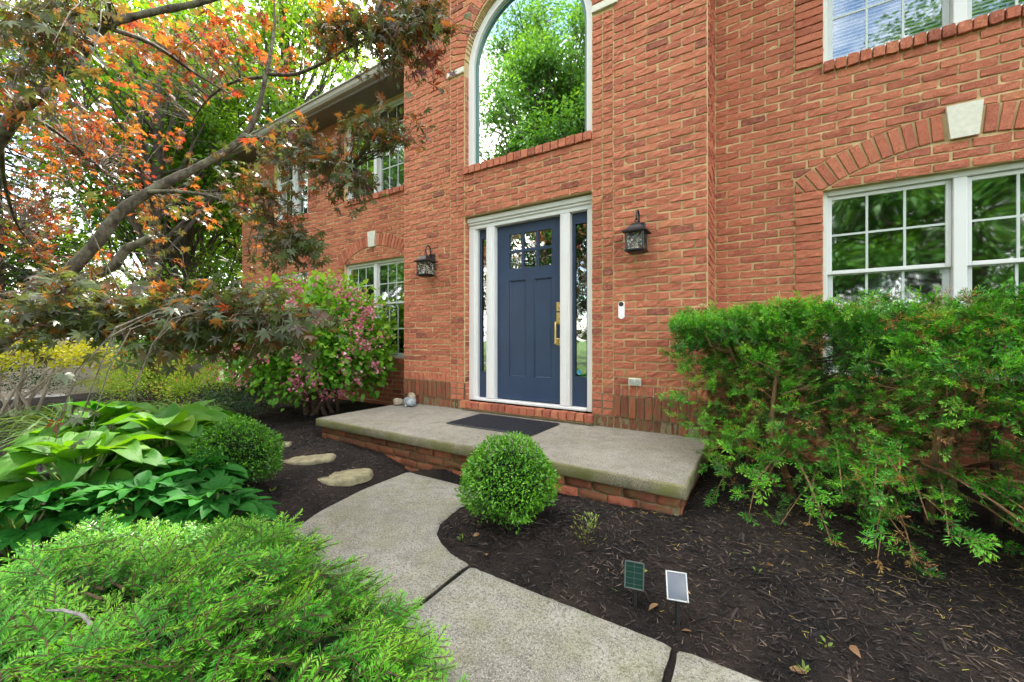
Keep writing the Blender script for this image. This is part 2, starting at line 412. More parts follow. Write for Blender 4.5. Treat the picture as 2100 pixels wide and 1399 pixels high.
def bond(plane, u0, u1, z0, n0, n1, openings=(), ref=0., proud=.0085, clipper=None, kind='brick', half=True):
    for n in range(n0, n1):
        zb = z0+n*C; zm = zb+C/2
        segs = [(u0, u1)]
        for (a, b, c, d) in openings:
            if c-.01 < zm < d+.01:
                ns = []
                for (s, e) in segs:
                    if b <= s or a >= e: ns.append((s, e)); continue
                    if a > s: ns.append((s, a))
                    if b < e: ns.append((b, e))
                segs = ns
        for (s, e) in segs:
            k = math.floor((s-ref)/BL)-1; x = ref+k*BL+(BL/2 if (n % 2 and half) else 0)
            cuts = []
            while x < e:
                if x > s+.035 and x < e-.035: cuts.append(x)
                x += BL
            cuts = [s]+cuts+[e]
            for a, b in zip(cuts[:-1], cuts[1:]):
                jz = random.gauss(0, .0016); ja = random.gauss(0, .0022)
                p = rect(a+JT/2+ja, b-JT/2+ja, zb+JT/2+jz, zb+C-JT/2+jz)
                if clipper:
                    for q in clipper(p):
                        if len(q) > 2 and area(q) > .0003: BR.append((plane, q, proud+random.gauss(0, .0018), kind))
                else: BR.append((plane, p, proud+random.gauss(0, .0018), kind))
def circ_out(cx, cz, Ro):
    def fn(p):
        d = [math.hypot(q[0]-cx, q[1]-cz) for q in p]
        if min(d) >= Ro: return [p]
        if max(q[1] for q in p) < cz: return [p]
        if max(d) <= Ro: return []
        x0_, x1_ = min(q[0] for q in p), max(q[0] for q in p); zb_, zt_ = min(q[1] for q in p), max(q[1] for q in p)
        lo = [(x, max(zb_, cz+math.sqrt(max(0, Ro*Ro-(x-cx)**2)) if abs(x-cx) < Ro else zb_)) for x in np.linspace(x0_, x1_, 25)]
        lo = [q for q in lo if q[1] < zt_-.004]
        if len(lo) < 3: return []
        lo = [lo[0]]+lo[2:-2:4]+[lo[-1]]
        return [lo+[(lo[-1][0], zt_), (lo[0][0], zt_)]]
    return fn
def circ_in(cx, cz, Ri):
    def fn(p):
        d = [math.hypot(q[0]-cx, q[1]-cz) for q in p]
        if max(d) <= Ri: return [p]
        if min(d) >= Ri: return []
        x0_, x1_ = min(q[0] for q in p), max(q[0] for q in p); zb_, zt_ = min(q[1] for q in p), max(q[1] for q in p)
        hi = [(x, min(zt_, cz+math.sqrt(max(0, Ri*Ri-(x-cx)**2)))) for x in np.linspace(x0_, x1_, 25)]
        hi = [q for q in hi if q[1] > zb_+.004]
        if len(hi) < 3: return []
        hi = [hi[0]]+hi[2:-2:4]+[hi[-1]]
        return [[(hi[0][0], zb_), (hi[-1][0], zb_)]+hi[::-1]]
    return fn
def voussoirs(plane, cx, cz, Ri, Ro, a_lo, a_hi, width, xlim=None, zmin=None, proud=.012):
    """bricks standing radially; angles measured from the crown"""
    n = max(1, round((a_hi-a_lo)*((Ri+Ro)/2)/(width+.014))); st = (a_hi-a_lo)/n
    for k in range(n):
        t = a_lo+(k+.5)*st
        for sgn in (-1, 1):
            c, s = math.cos(t), sgn*math.sin(t)
            def pt(r, w): return (cx+r*s+w*c, cz+r*c-w*s)
            p = [pt(Ri+.004, -width/2), pt(Ri+.004, width/2), pt(Ro-.002, width/2), pt(Ro-.002, -width/2)]
            if xlim: p = clip_poly(p, -1, 0, -xlim[0]); p = clip_poly(p, 1, 0, xlim[1]) if p else p
            if zmin and p: p = clip_poly(p, 0, -1, -zmin)
            if len(p) >= 3 and area(p) > .0006: BR.append((plane, p, proud, 'arch_brick'))
def rowlock(plane, u0, u1, z0, z1, w=.078, proud=.03, kind='sill_brick'):
    n = max(1, round((u1-u0)/w)); st = (u1-u0)/n
    for k in range(n): BR.append((plane, rect(u0+k*st+.005, u0+(k+1)*st-.005, z0+random.gauss(0, .002), z1+random.gauss(0, .002)), proud+random.gauss(0, .002), kind))
back = {}                                   # mortar backing
def backing(u0, u1, z0, z1, openings, Y, thick=.10, mb=None):
    us = sorted({u0, u1, *[min(max(v, u0), u1) for o in openings for v in o[:2]]}); zs = sorted({z0, z1, *[min(max(v, z0), z1) for o in openings for v in o[2:]]})
    for a, b in zip(us[:-1], us[1:]):
        for c, d in zip(zs[:-1], zs[1:]):
            m = ((a+b)/2, (c+d)/2)
            if any(o[0] < m[0] < o[1] and o[2] < m[1] < o[3] for o in openings): continue
            mb.box(a, b, Y, Y+thick, c, d)
# --- bay
PB = ('y', 0.); KB = [(DX0-.215, DX1+.215, -1, SPR+.07)]
def arch_slices(mb, cx, cz, Rr, z1, Y, thick, n=110):
    for k in range(n):
        x0 = cx-Rr+2*Rr*k/n; x1 = x0+2*Rr/n; xm = (x0+x1)/2
        h = math.sqrt(max(0, Rr*Rr-(xm-cx)**2))
        mb.box(x0, x1, Y, Y+thick, cz+.05+h, z1)
mb = MB()
backing(BX0, BX1, -.1, 6.2, [(DX0, DX1, -.1, DZ1), (DX0, DX1, AS0, 6.2)], 0., .11, mb)
arch_slices(mb, DXC, SPR, AR, 6.2, 0., .11)
mb.box(BX1-.10, BX1, .112, YW+.05, -.1, 6.2); mb.box(BX0, BX0+.10, .112, YW+.05, -.1, 6.2)
mb.box(DX0, DX1, .0, .112, -.1, .335)
WALL_BAY = hpart(mb, 'wall', M['mortar'])
mb = MB()
for (a, b) in ((BX0-.002, DX0), (DX1, BX1+.002)): mb.box(a, b, -.0025, .02, -.1, .64)
hpart(mb, 'plinth_mortar', M['mortar_d'], WALL_BAY, kind='stuff')
nbase = 0
z_run = ZB+4.4*C                            # running bond begins above the soldier and header courses
nb0 = 0
# plinth: header row, soldier row, header row, then running bond
for (a, b) in ((BX0, DX0-.215), (DX1+.215, BX1)):
    rowlock(PB, a, b, .325, .424, .072, .005, 'brick')
    rowlock(PB, a, b, .432, .632, .072, .016, 'soldier_brick')
    rowlock(PB, a, b, .642, .735, .072, .009, 'brick')
    bond(PB, a, b, .742, 0, int((6.0-.742)/C), [], ref=-.396, clipper=circ_out(DXC, SPR, AR+.215))
rowlock(PB, DX0-.215, DX0-.03, .325, .422, .072, .004, 'brick'); rowlock(PB, DX1+.03, DX1+.215, .325, .422, .072, .004, 'brick')
def stack(plane, u0, u1, z0, n0, n1, proud=.008):
    for n in range(n0, n1): BR.append((plane, rect(u0+JT/2, u1-JT/2, z0+n*C+JT/2, z0+(n+1)*C-JT/2), proud+random.gauss(0, .0015), 'brick'))
ntop = int(round((SPR-ZB)/C))
for (a, b) in ((DX0-.108, DX0), (DX0-.215, DX0-.108), (DX1, DX1+.108), (DX1+.108, DX1+.215)):
    stack(PB, a, b, ZB, 0, ntop, .010)
bond(PB, DX0, DX1, ZB, 31, 38, [], ref=DX0+.05)
bond(PB, DX0-.215, DX1+.215, SPR+.07, 0, 22, [], ref=-.396, clipper=circ_out(DXC, SPR, AR+.215))
voussoirs(PB, DXC, SPR+.07, AR, AR+.205, 0, PI/2-.02, .062)
rowlock(PB, DX0-.005, DX1+.005, AS0+.003, AS1, .088, .034)
rowlock(PB, DX0-.03, DX1+.03, .352, ZB, .095, .06)
for (a, b) in ((DX0-.26, DX0-.002), (DX1+.002, DX1+.26)):
    hpart(MB().box(a, b, -.028, .02, SPR, SPR+.068, bev=.004), 'impost', M['stone'])
# reveals of door and arched window, and the returns of the bay
for n in range(0, 31): BR.append((('x', DX0, 1), rect(.014, .092, ZB+n*C+.005, ZB+(n+1)*C-.005), .003, 'brick'))
for n in range(39, 55): BR.append((('x', DX0, 1), rect(.014, .092, ZB+n*C+.005, ZB+(n+1)*C-.005), .003, 'brick'))
bond(('x', BX1, 1), .014, YW-.012, .742, -6, int((6.0-.742)/C), [], ref=.10)
bond(('x', BX0, -1), .014, YW-.012, .742, -6, int((6.0-.742)/C), [], ref=.10)
# --- wings
PWR = ('y', YW)
def wing_windows(plane, wc, hw, stackw=.2):
    """lower window with brick arch and keystone, upper window; returns openings and pieces"""
    zl0, zl1, zu0, zu1 = .86, 2.44, 3.434+.09, 4.95
    rise = .235; Ri = (hw*hw+rise*rise)/(2*rise); cz = zl1+rise-Ri; Ro = Ri+.205
    x0, x1 = wc-hw-stackw, wc+hw+stackw
    zx = cz+math.sqrt(max(0, Ro*Ro-(x1-wc)**2))
    op = [(x0, x1, zl0-.1, zx), (x0, x1, zu0, zu1+1), (wc-hw, wc+hw, zu0-.09, zu0)]
    nw = int((zl1-zl0)/C+1e-6)
    for n in range(nw):
        for (a, b) in ((x0, wc-hw), (wc+hw, x1)):
            BR.append((plane, rect(a+.004, b-.004, zl1-(n+1)*C+.005, zl1-n*C-.005), .018+random.gauss(0, .0015), 'brick'))
    for n in range(int((zu1-zu0)/C)):
        for (a, b) in ((x0, wc-hw), (wc+hw, x1)):
            BR.append((plane, rect(a+.004, b-.004, zu0+n*C+.003, zu0+(n+1)*C-.007), .018+random.gauss(0, .0015), 'brick'))
    kh = .075/Ri
    voussoirs(plane, wc, cz, Ri, Ro, kh+.012, math.asin(min(.99, (x1-wc-.0)/Ri)), .062, (x0+.004, x1-.004), zl1+.006, .016)
    bond(plane, wc-hw-.02, wc+hw+.02, zl1, 0, 4, [], ref=wc+.04, clipper=circ_in(wc, cz, Ri-.008))
    rowlock(plane, wc-hw-.004, wc+hw+.004, zu0-.087, zu0-.002, .08, .038)
    rowlock(plane, wc-hw-.004, wc+hw+.004, zl0-.087, zl0-.002, .08, .038)
    mbk = MB(); yk = plane[1]
    mbk.prism([(wc-.073, cz+Ri-.008), (wc+.073, cz+Ri-.008), (wc+.096, cz+Ro+.035), (wc-.096, cz+Ro+.035)], yk-.034, yk+.02)
    hpart(mbk, 'keystone', M['stone'])
    return op, circ_out(wc, cz, Ro+.008), (wc-hw, wc+hw, zl0, zl1), (wc-hw, wc+hw, zu0, zu1), (x0, x1)
RW = wing_windows(PWR, 1.262, .825)
LWA = wing_windows(PWR, -5.40, .745)
LWB = wing_windows(PWR, -7.83, .61)
XR1 = 6.0; XL0 = -9.80
def wing_bond(u0, u1, ws, ref, n1):
    op = [o for w in ws for o in w[0]]
    fns = [w[1] for w in ws]; lims = [w[4] for w in ws]
    def cl(p):
        for f, (a, b) in zip(fns, lims):
            m = sum(q[0] for q in p)/len(p); z = sum(q[1] for q in p)/len(p)
            if a-.01 < m < b+.01 and 2.44 < z < 3.2: return f(p)
        return [p]
    bond(PWR, u0, u1, ZW, -7, n1, op, ref, clipper=cl)
wing_bond(BX1+.012, XR1, [RW], .02, 64)
wing_bond(XL0, BX0-.012, [LWA, LWB], -9.8, 64)
mb = MB(); backing(BX1-.03, XR1, -.1, 5.1, [RW[2], RW[3]], YW, .11, mb); WALL_R = hpart(mb, 'wall', M['mortar'])
mb = MB(); backing(XL0, BX0+.03, -.1, 5.1, [LWA[2], LWA[3], LWB[2], LWB[3]], YW, .11, mb)
mb.box(XL0, XL0+.1, YW+.112, 9., -.1, 5.1); WALL_L = hpart(mb, 'wall', M['mortar'])
# --- turn the brick list into objects: the 300 largest full bricks singly, the rest in one field
LIB = {}
def lib(w, h, tagk):
    key = (round(w, 2), round(h, 3), tagk)
    if key not in LIB: LIB[key] = []
    L = LIB[key]
    if len(L) < 26:
        v, f = brick_geo(w, h, .008, RNG)
        m_ = MB().add(to_wall(v, ('y', 0.)), f, shade()); o = m_.build('tmp', M['brick'], None, False); me = o.data; me.name = 'brick'
        bpy.data.objects.remove(o); L.append(me); return me
    return random.choice(L)
def score(b):
    pl, p, pr, k = b
    if pl[0] != 'y': return 0
    P = np.array([(q[0], pl[1], q[1]) for q in p]); x, y, z = proj(P)
    if x.min() < 5 or x.max() > 2095 or y.min() < 5 or y.max() > 1390 or z.min() < .3: return 0
    if x.mean() > 1370 and y.mean() > 640: return 0
    return area(list(zip(x, y)))
sing = {'brick': 300, 'arch_brick': 120, 'sill_brick': 120, 'soldier_brick': 60}
chosen = set()
for kind, lim in sing.items():
    ids = [i for i, b in enumerate(BR) if b[3] == kind and (len(b[1]) == 4)]
    if kind == 'brick': ids = [i for i in ids if BR[i][1][1][0]-BR[i][1][0][0] > .18 and BR[i][1][2][1]-BR[i][1][1][1] < .07]
    ids = sorted(ids, key=lambda i: -score(BR[i]))[:lim]
    chosen |= {i for i in ids if score(BR[i]) > 60}
field = MB(); damp = MB()
for i, (pl, p, pr, k) in enumerate(BR):
    par = WALL_BAY if pl[1] in (0., BX1, BX0, DX0) else (WALL_R if p[0][0] > BX1-.05 else WALL_L)
    low = pl == PB and max(q[1] for q in p) < .64 and k != 'sill_brick' and not (DX0-.22 < p[0][0] < DX1+.2 and min(q[1] for q in p) > .425)
    mt = M['damp'] if low else M['brick']
    isr = len(p) == 4 and abs(p[0][1]-p[1][1]) < 1e-6 and abs(p[0][0]-p[3][0]) < 1e-6
    if isr:
        w, h = p[1][0]-p[0][0], p[2][1]-p[1][1]; c0 = ((p[0][0]+p[1][0])/2, (p[0][1]+p[2][1])/2)
    if i in chosen:
        if isr and k == 'brick' and not low:
            o = bpy.data.objects.new('brick', lib(w, h, 0)); link(o, par)
            o.location = Vector((c0[0], pl[1]-(pr-.008), c0[1]))
            o.scale = (w/round(w, 2), 1, 1)
        else:
            v, f = brick_geo(w, h, pr, RNG) if isr else poly_geo(p, pr, RNG)
            hpart(MB().add(to_wall(v, pl, c0 if isr else (0, 0)), f, shade()), k, mt, par, False)
        continue
    if isr: v, f = brick_geo(w, h, pr, RNG); v = to_wall(v, pl, c0)
    else: v, f = poly_geo(p, pr, RNG); v = to_wall(v, pl)
    (damp if low else field).add(v, f, shade())
hpart(field, 'brickwork', M['brick'], None, False, 'stuff'); hpart(damp, 'plinth_brickwork', M['damp'], None, False, 'stuff')
print('bricks', len(BR), 'single', len(chosen))
wpart = hpart
# ------------------------------------------------------------------ windows
M['grille'] = plain('grille_bar', (.50, .55, .52), .5, .3, 0, .03)
def pill(x, z0, z1, r, y0, y1, n=12):
    pl_ = [(x+r*math.cos(q), z1-r+r*math.sin(q)) for q in np.linspace(0, PI, n)]+[(x+r*math.cos(q), z0+r+r*math.sin(q)) for q in np.linspace(PI, 2*PI, n)]
    return MB().prism(pl_[::-1], y0, y1)
def double_hung(x0, x1, z0, z1, gmat='glass', cols=3, rows=2, blinds=False, curtain=False):
    """two double-hung units side by side behind the brick opening"""
    yf = YW+.055; t = .035; mul = .075; xm = (x0+x1)/2
    m = MB()
    m.box(x0, x0+t, yf, yf+.1, z0, z1, bev=.004); m.box(x1-t, x1, yf, yf+.1, z0, z1, bev=.004)
    m.box(x0+t+.001, x1-t-.001, yf-.004, yf+.1, z1-t-.008, z1, bev=.004); m.box(x0+t+.001, x1-t-.001, yf-.012, yf+.1, z0, z0+t, bev=.004)
    win = wpart(m, 'window', M['vinyl'])
    wpart(MB().box(xm-mul/2, xm+mul/2, yf-.008, yf+.1, z0+t+.001, z1-t-.010, bev=.005), 'mullion', M['vinyl'], win)
    zr = z0+(z1-z0)*.555
    for (a, b) in ((x0+t, xm-mul/2), (xm+mul/2, x1-t)):
        for up in (0, 1):
            c, d = (zr-.012, z1-t-.01) if up else (z0+t, zr+.022)
            ys = yf+.022 if up else yf+.052
            st = .032 if up else .042
            s_ = MB(); s_.box(a+.001, a+st, ys, ys+.028, c, d, bev=.003); s_.box(b-st, b-.001, ys, ys+.028, c, d, bev=.003)
            s_.box(a+st+.0005, b-st-.0005, ys+.001, ys+.027, c, c+st, bev=.003); s_.box(a+st+.0005, b-st-.0005, ys+.001, ys+.027, d-st, d, bev=.003)
            wpart(s_, 'sash', M['sashgrey'] if not up else M['vinyl'], win)
            wpart(MB().box(a+st-.004, b-st+.004, ys+.009, ys+.012, c+st-.004, d-st+.004), 'pane', M[gmat], win)
            g = MB()
            for k in range(1, cols):
                x = a+st+(b-a-2*st)*k/cols; g.box(x-.008, x+.008, ys+.0035, ys+.0075, c+st, d-st)
            for k in range(1, rows):
                z = c+st+(d-c-2*st)*k/rows; g.box(a+st, b-st, ys+.003, ys+.008, z-.008, z+.008)
            wpart(g, 'grille', M['grille'], win)
        if blinds:
            sl_ = MB(); w = b-a-.04
            sl_.add([(-w/2, -.008, -.0115), (w/2, -.008, -.0115), (w/2, -.001, .001), (-w/2, -.001, .001), (w/2, .008, .0115), (-w/2, .008, .0115)], [(0, 1, 2, 3), (3, 2, 4, 5)])
            me = None; z = z0+.06
            while z < z1-.05:
                if me is None: o = wpart(sl_, 'blind_slat', M['blind'], win); me = o.data
                else: o = bpy.data.objects.new('blind_slat', me); link(o, win)
                o.location = ((a+b)/2, yf+.118, z); z += .030
    if curtain:
        c = MB(); n = 40
        for (a, b) in ((x0+.05, x0+.36), (xm-.2, xm+.16)):
            v = [(a+(b-a)*i/n, yf+.16+.018*math.sin(i*1.1)+.006*math.sin(i*2.7), z) for z in (z0, z1) for i in range(n+1)]
            c.add(v, [(i, i+1, n+2+i, n+1+i) for i in range(n)])
        wpart(c, 'curtain', M['curtain'], win, True)
    return win
for w, up in ((RW, 1), (LWA, 1), (LWB, 1)):
    double_hung(*w[2]); double_hung(*w[3], 'glass_up' if w is RW else 'glass', blinds=(w is RW), curtain=(w is not RW))
# arched window
def arch_poly(r, zb, n=28):
    return [(DXC-r, zb)]+[(DXC-r*math.cos(PI*k/n), SPR+.04+r*math.sin(PI*k/n)) for k in range(n+1)]+[(DXC+r, zb)]
def arch_band(mb_, r0, r1, zb0, zb1, y0, y1):
    a, b = arch_poly(r0, zb0), arch_poly(r1, zb1); n = len(a)
    v = [(p[0], y0, p[1]) for p in a]+[(p[0], y0, p[1]) for p in b]+[(p[0], y1, p[1]) for p in a]+[(p[0], y1, p[1]) for p in b]
    f = []
    for i in range(n-1):
        f += [(i, i+1, n+i+1, n+i), (2*n+i+1, 2*n+i, 3*n+i, 3*n+i+1), (n+i, n+i+1, 3*n+i+1, 3*n+i), (i+1, i, 2*n+i, 2*n+i+1)]
    return mb_.add(v, f)
m = MB(); arch_band(m, AR-.002, AR-.085, AS1-.02, AS1-.02, .075, .16)
m.box(DXC-AR+.086, DXC+AR-.086, .08, .16, AS1-.02, AS1+.03, bev=.004)
AW = wpart(m, 'arched_window', M['white'])
m = MB(); arch_band(m, AR-.087, AR-.118, AS1+.03, AS1+.03, .11, .15); wpart(m, 'glazing_bead', plain('green_spacer', (.10, .20, .17), .4), AW)
wpart(MB().prism(arch_poly(AR-.10, AS1+.02), .128, .133), 'pane', M['arch_glass'], AW)
# ------------------------------------------------------------------ entry: frame, sidelights, door
m = MB(); Y0 = .085
HZ = DZ1-.012
DF = wpart(m.box(DX0+.001, DX1-.001, .201, .204, HZ-.2, HZ), 'door_frame', M['white'])
wpart(MB().box(DX0+.001, DX0+.085, Y0, .2, ZB+.002, HZ-.13, bev=.005).box(DX0+.055, DX0+.115, Y0+.02, .2, ZB+.03, HZ-.13, bev=.004), 'jamb', M['white'], DF)
wpart(MB().box(DX1-.085, DX1-.001, Y0, .2, ZB+.002, HZ-.13, bev=.005), 'jamb', M['white'], DF)
hd = MB(); hd.box(DX0+.001, DX1-.001, Y0-.035, .2, HZ-.055, HZ, bev=.006); hd.box(DX0+.001, DX1-.001, Y0-.018, .2, HZ-.085, HZ-.054, bev=.008); hd.box(DX0+.001, DX1-.001, Y0, .2, HZ-.13, HZ-.084, bev=.004)
wpart(hd, 'head_casing', M['white'], DF)
ML0, ML1, MR0, MR1 = -2.772, -2.655, -1.812, -1.700
for (a, b) in ((ML0, ML1), (MR0, MR1)):
    p_ = MB().box(a, b, Y0, .2, ZB+.036, HZ-.131, bev=.005); p_.box(a+.028, b-.028, Y0-.01, Y0+.02, ZB+.04, HZ-.135, bev=.004)
    wpart(p_, 'post', M['white'], DF)
wpart(MB().box(DX0+.087, DX1-.087, Y0-.012, .2, ZB+.003, ZB+.034, bev=.006), 'threshold', M['white'], DF)
def slab_with(x0, x1, z0, z1, holes, y0, y1, mb_):
    """flat board with rectangular holes and recesses"""
    xs = sorted({x0, x1, *[v for h in holes for v in h[:2]]}); zs = sorted({z0, z1, *[v for h in holes for v in h[2:]]})
    for a, b in zip(xs[:-1], xs[1:]):
        for c, d in zip(zs[:-1], zs[1:]):
            if any(h[0] <= (a+b)/2 <= h[1] and h[2] <= (c+d)/2 <= h[3] for h in holes): continue
            mb_.box(a, b, y0, y1, c, d)
    return mb_
SX0, SX1, SZ0, SZ1 = ML1+.003, MR0-.003, ZB+.045, 2.480
lx0, lx1, lz0, lz1 = SX0+.165, SX1-.125, 1.975, 2.372
lites = []
for i in range(3):
    for j in range(2):
        w = (lx1-lx0-2*.03)/3; h = (lz1-lz0-.03)/2
        lites.append((lx0+i*(w+.03), lx0+i*(w+.03)+w, lz0+j*(h+.03), lz0+j*(h+.03)+h))
panels = [(SX0+.165, SX0+.385, .735, 1.84), (SX1-.345, SX1-.125, .735, 1.84)]
DOOR = wpart(slab_with(SX0, SX1, SZ0, SZ1, lites+panels, .15, .195, MB()), 'door', M['blue'])
for q in panels:
    wpart(MB().box(q[0]-.002, q[1]+.002, .164, .19, q[2]-.002, q[3]+.002), 'panel', M['blue'], DOOR)
    bd = MB()
    for (a, b, c, d) in ((q[0], q[0]+.012, q[2], q[3]), (q[1]-.012, q[1], q[2], q[3]), (q[0]+.0125, q[1]-.0125, q[2], q[2]+.012), (q[0]+.0125, q[1]-.0125, q[3]-.012, q[3])): bd.box(a, b, .1555, .166, c, d, bev=.004)
    wpart(bd, 'panel_moulding', M['blue'], DOOR)
for q in lites: wpart(MB().box(q[0]-.002, q[1]+.002, .168, .172, q[2]-.002, q[3]+.002), 'pane', M['door_glass'], DOOR)
# handle set
hx = SX1-.034
h_ = MB().box(hx-.033, hx+.033, .141, .152, 1.465, 1.562, bev=.004); h_.lathe([(.018, 0), (.02, .004), (.018, .012), (.008, .014)], (0, 0, 0), 14)
for k in range(len(h_.v)-14*4, len(h_.v)):
    x, y, z = h_.v[k]; h_.v[k] = (hx+x, .1415-z, 1.513+y)
wpart(h_, 'deadbolt', M['gold'], DOOR)
h_ = MB().box(hx-.033, hx+.033, .141, .152, 1.325, 1.452, bev=.004); h_.box(hx-.033, hx+.033, .141, .152, 1.100, 1.175, bev=.004)
h_.box(hx-.030, hx-.010, .085, .103, 1.115, 1.345, bev=.004); h_.box(hx-.030, hx-.010, .0975, .145, 1.333, 1.351, bev=.004); h_.box(hx-.030, hx-.010, .0975, .145, 1.109, 1.127, bev=.004)
h_.box(hx-.004, hx+.016, .115, .1415, 1.385, 1.395, bev=.003)
wpart(h_, 'pull_handle', M['gold'], DOOR)
for (a, b, g0, g1) in ((DX0+.117, ML0-.002, DX0+.152, ML0-.03), (MR1+.002, DX1-.087, MR1+.038, DX1-.115)):
    s_ = wpart(slab_with(a, b, SZ0-.01, 2.485, [(g0, g1, .775, 2.37)], .15, .19, MB()), 'sidelight', M['blue'])
    wpart(MB().box(g0-.003, g1+.003, .166, .170, .772, 2.373), 'pane', M['door_glass'], s_)
    if a > -2: wpart(pill(g0+.034, .79, .846, .0278, .1645, .1655), 'round_sticker', plain('blue_sticker', (.08, .32, .45), .4, .4, 0, .5, 60), s_)
    bd = MB()
    for (p0, p1, c, d) in ((g0-.012, g0, .763, 2.382), (g1, g1+.012, .763, 2.382), (g0, g1, .763, .775), (g0, g1, 2.37, 2.382)): bd.box(p0, p1, .1445, .166, c, d, bev=.003)
    wpart(bd, 'glazing_stop', M['blue'], s_)
# ------------------------------------------------------------------ eaves, roofs, inner shell
def gable_roof(x0, x1, y0, y1, ze, zr, mb_):
    ym = (y0+y1)/2; t = .12
    for (ya, za, yb, zb) in ((y0, ze, ym, zr), (ym, zr, y1, ze)):
        v = [(x, y, z) for x in (x0, x1) for (y, z) in ((ya, za), (yb, zb), (yb, zb+t), (ya, za+t))]
        mb_.add(v, [(0, 1, 2, 3), (7, 6, 5, 4), (0, 4, 5, 1), (3, 2, 6, 7), (0, 3, 7, 4), (1, 5, 6, 2)])
m = MB(); gable_roof(XL0-.35, BX0+.05, .20, 9.2, 5.07, 8.1, m); gable_roof(BX1-.05, 9.0, .20, 9.2, 5.07, 8.1, m)  # slopes out of view, built so the house casts its shade
# unseen bay gable, ridge along y, added only to cast shade
xm = (BX0+BX1)/2
for (xa, za, xb, zb) in ((BX0-.25, 5.4, xm, 7.3), (xm, 7.3, BX1+.25, 5.4)):
    v = [(x, y, z) for y in (-.28, 5.) for (x, z) in ((xa, za), (xb, zb), (xb, zb+.12), (xa, za+.12))]
    m.add(v, [(0, 1, 2, 3), (7, 6, 5, 4), (0, 4, 5, 1), (3, 2, 6, 7), (0, 3, 7, 4), (1, 5, 6, 2)])
m.prism([(BX0+.02, 5.35), (BX1-.02, 5.35), (xm, 7.25)], .02, .1)
m.box(BX0, BX0+.1, .6, 5., 5.0, 5.5); m.box(BX1-.1, BX1, .6, 5., 5.0, 5.5)
ROOF = wpart(m, 'roof', M['roof'])
for (a, b) in ((XL0-.30, BX0-.002), (BX1+.002, 8.9)):
    wpart(MB().box(a, b, .20, YW+.1, 4.965, 4.985), 'soffit', M['soffit'], ROOF)
    wpart(MB().box(a, b, .175, .197, 4.955, 5.12), 'fascia', M['soffit'], ROOF)
    g = MB(); prof = [(.17, 4.985), (.095, 4.985), (.075, 5.02), (.068, 5.075), (.050, 5.085), (.050, 5.105), (.062, 5.105), (.085, 5.09), (.09, 5.0), (.165, 5.0)]
    n = len(prof); v = [(x, y, z) for x in (a, b) for (y, z) in prof]
    g.add(v, [(i, (i+1) % n, n+(i+1) % n, n+i) for i in range(n)]+[tuple(range(n))[::-1], tuple(range(n, 2*n))])
    wpart(g, 'gutter', M['gutter'], ROOF)
m = MB().box(BX0-.16, BX0+.36, -.20, -.004, 5.06, 5.36, bev=.01); m.box(BX0-.20, BX0+.38, -.24, -.003, 5.36, 5.42, bev=.01); m.box(BX0-.16, BX0-.004, -.003, .5, 5.06, 5.36, bev=.01)
wpart(m, 'eave_return', M['gutter'], ROOF)
m = MB(); m.box(XL0+.02, 8.8, 9.0, 9.1, -.1, 5.06)
m.box(XL0+.1, 8.8, YW+.13, 9.0, -.08, -.02); m.box(XL0+.1, 8.8, YW+.13, 9.0, 2.72, 2.90)
for x in (BX0+.3, BX1-.3, -6.6, 3.2): m.box(x-.05, x+.05, YW+.2, 9., -.02, 2.72); m.box(x-.05, x+.05, YW+.2, 9., 2.9, 4.96)
m.box(XR1, 8.8, YW, YW+.1, -.1, 5.05); m.box(8.7, 8.8, YW+.1, 9., -.1, 5.05)
m.box(XL0+.1, 8.7, 3.2, 3.3, -.02, 4.96); m.box(BX0+.1, BX1-.1, .8, .9, 2.9, 5.3)
m.box(XL0+.1, 8.7, YW+.13, 9.0, 4.99, 5.03)
wpart(m, 'interior_wall', M['dark'])

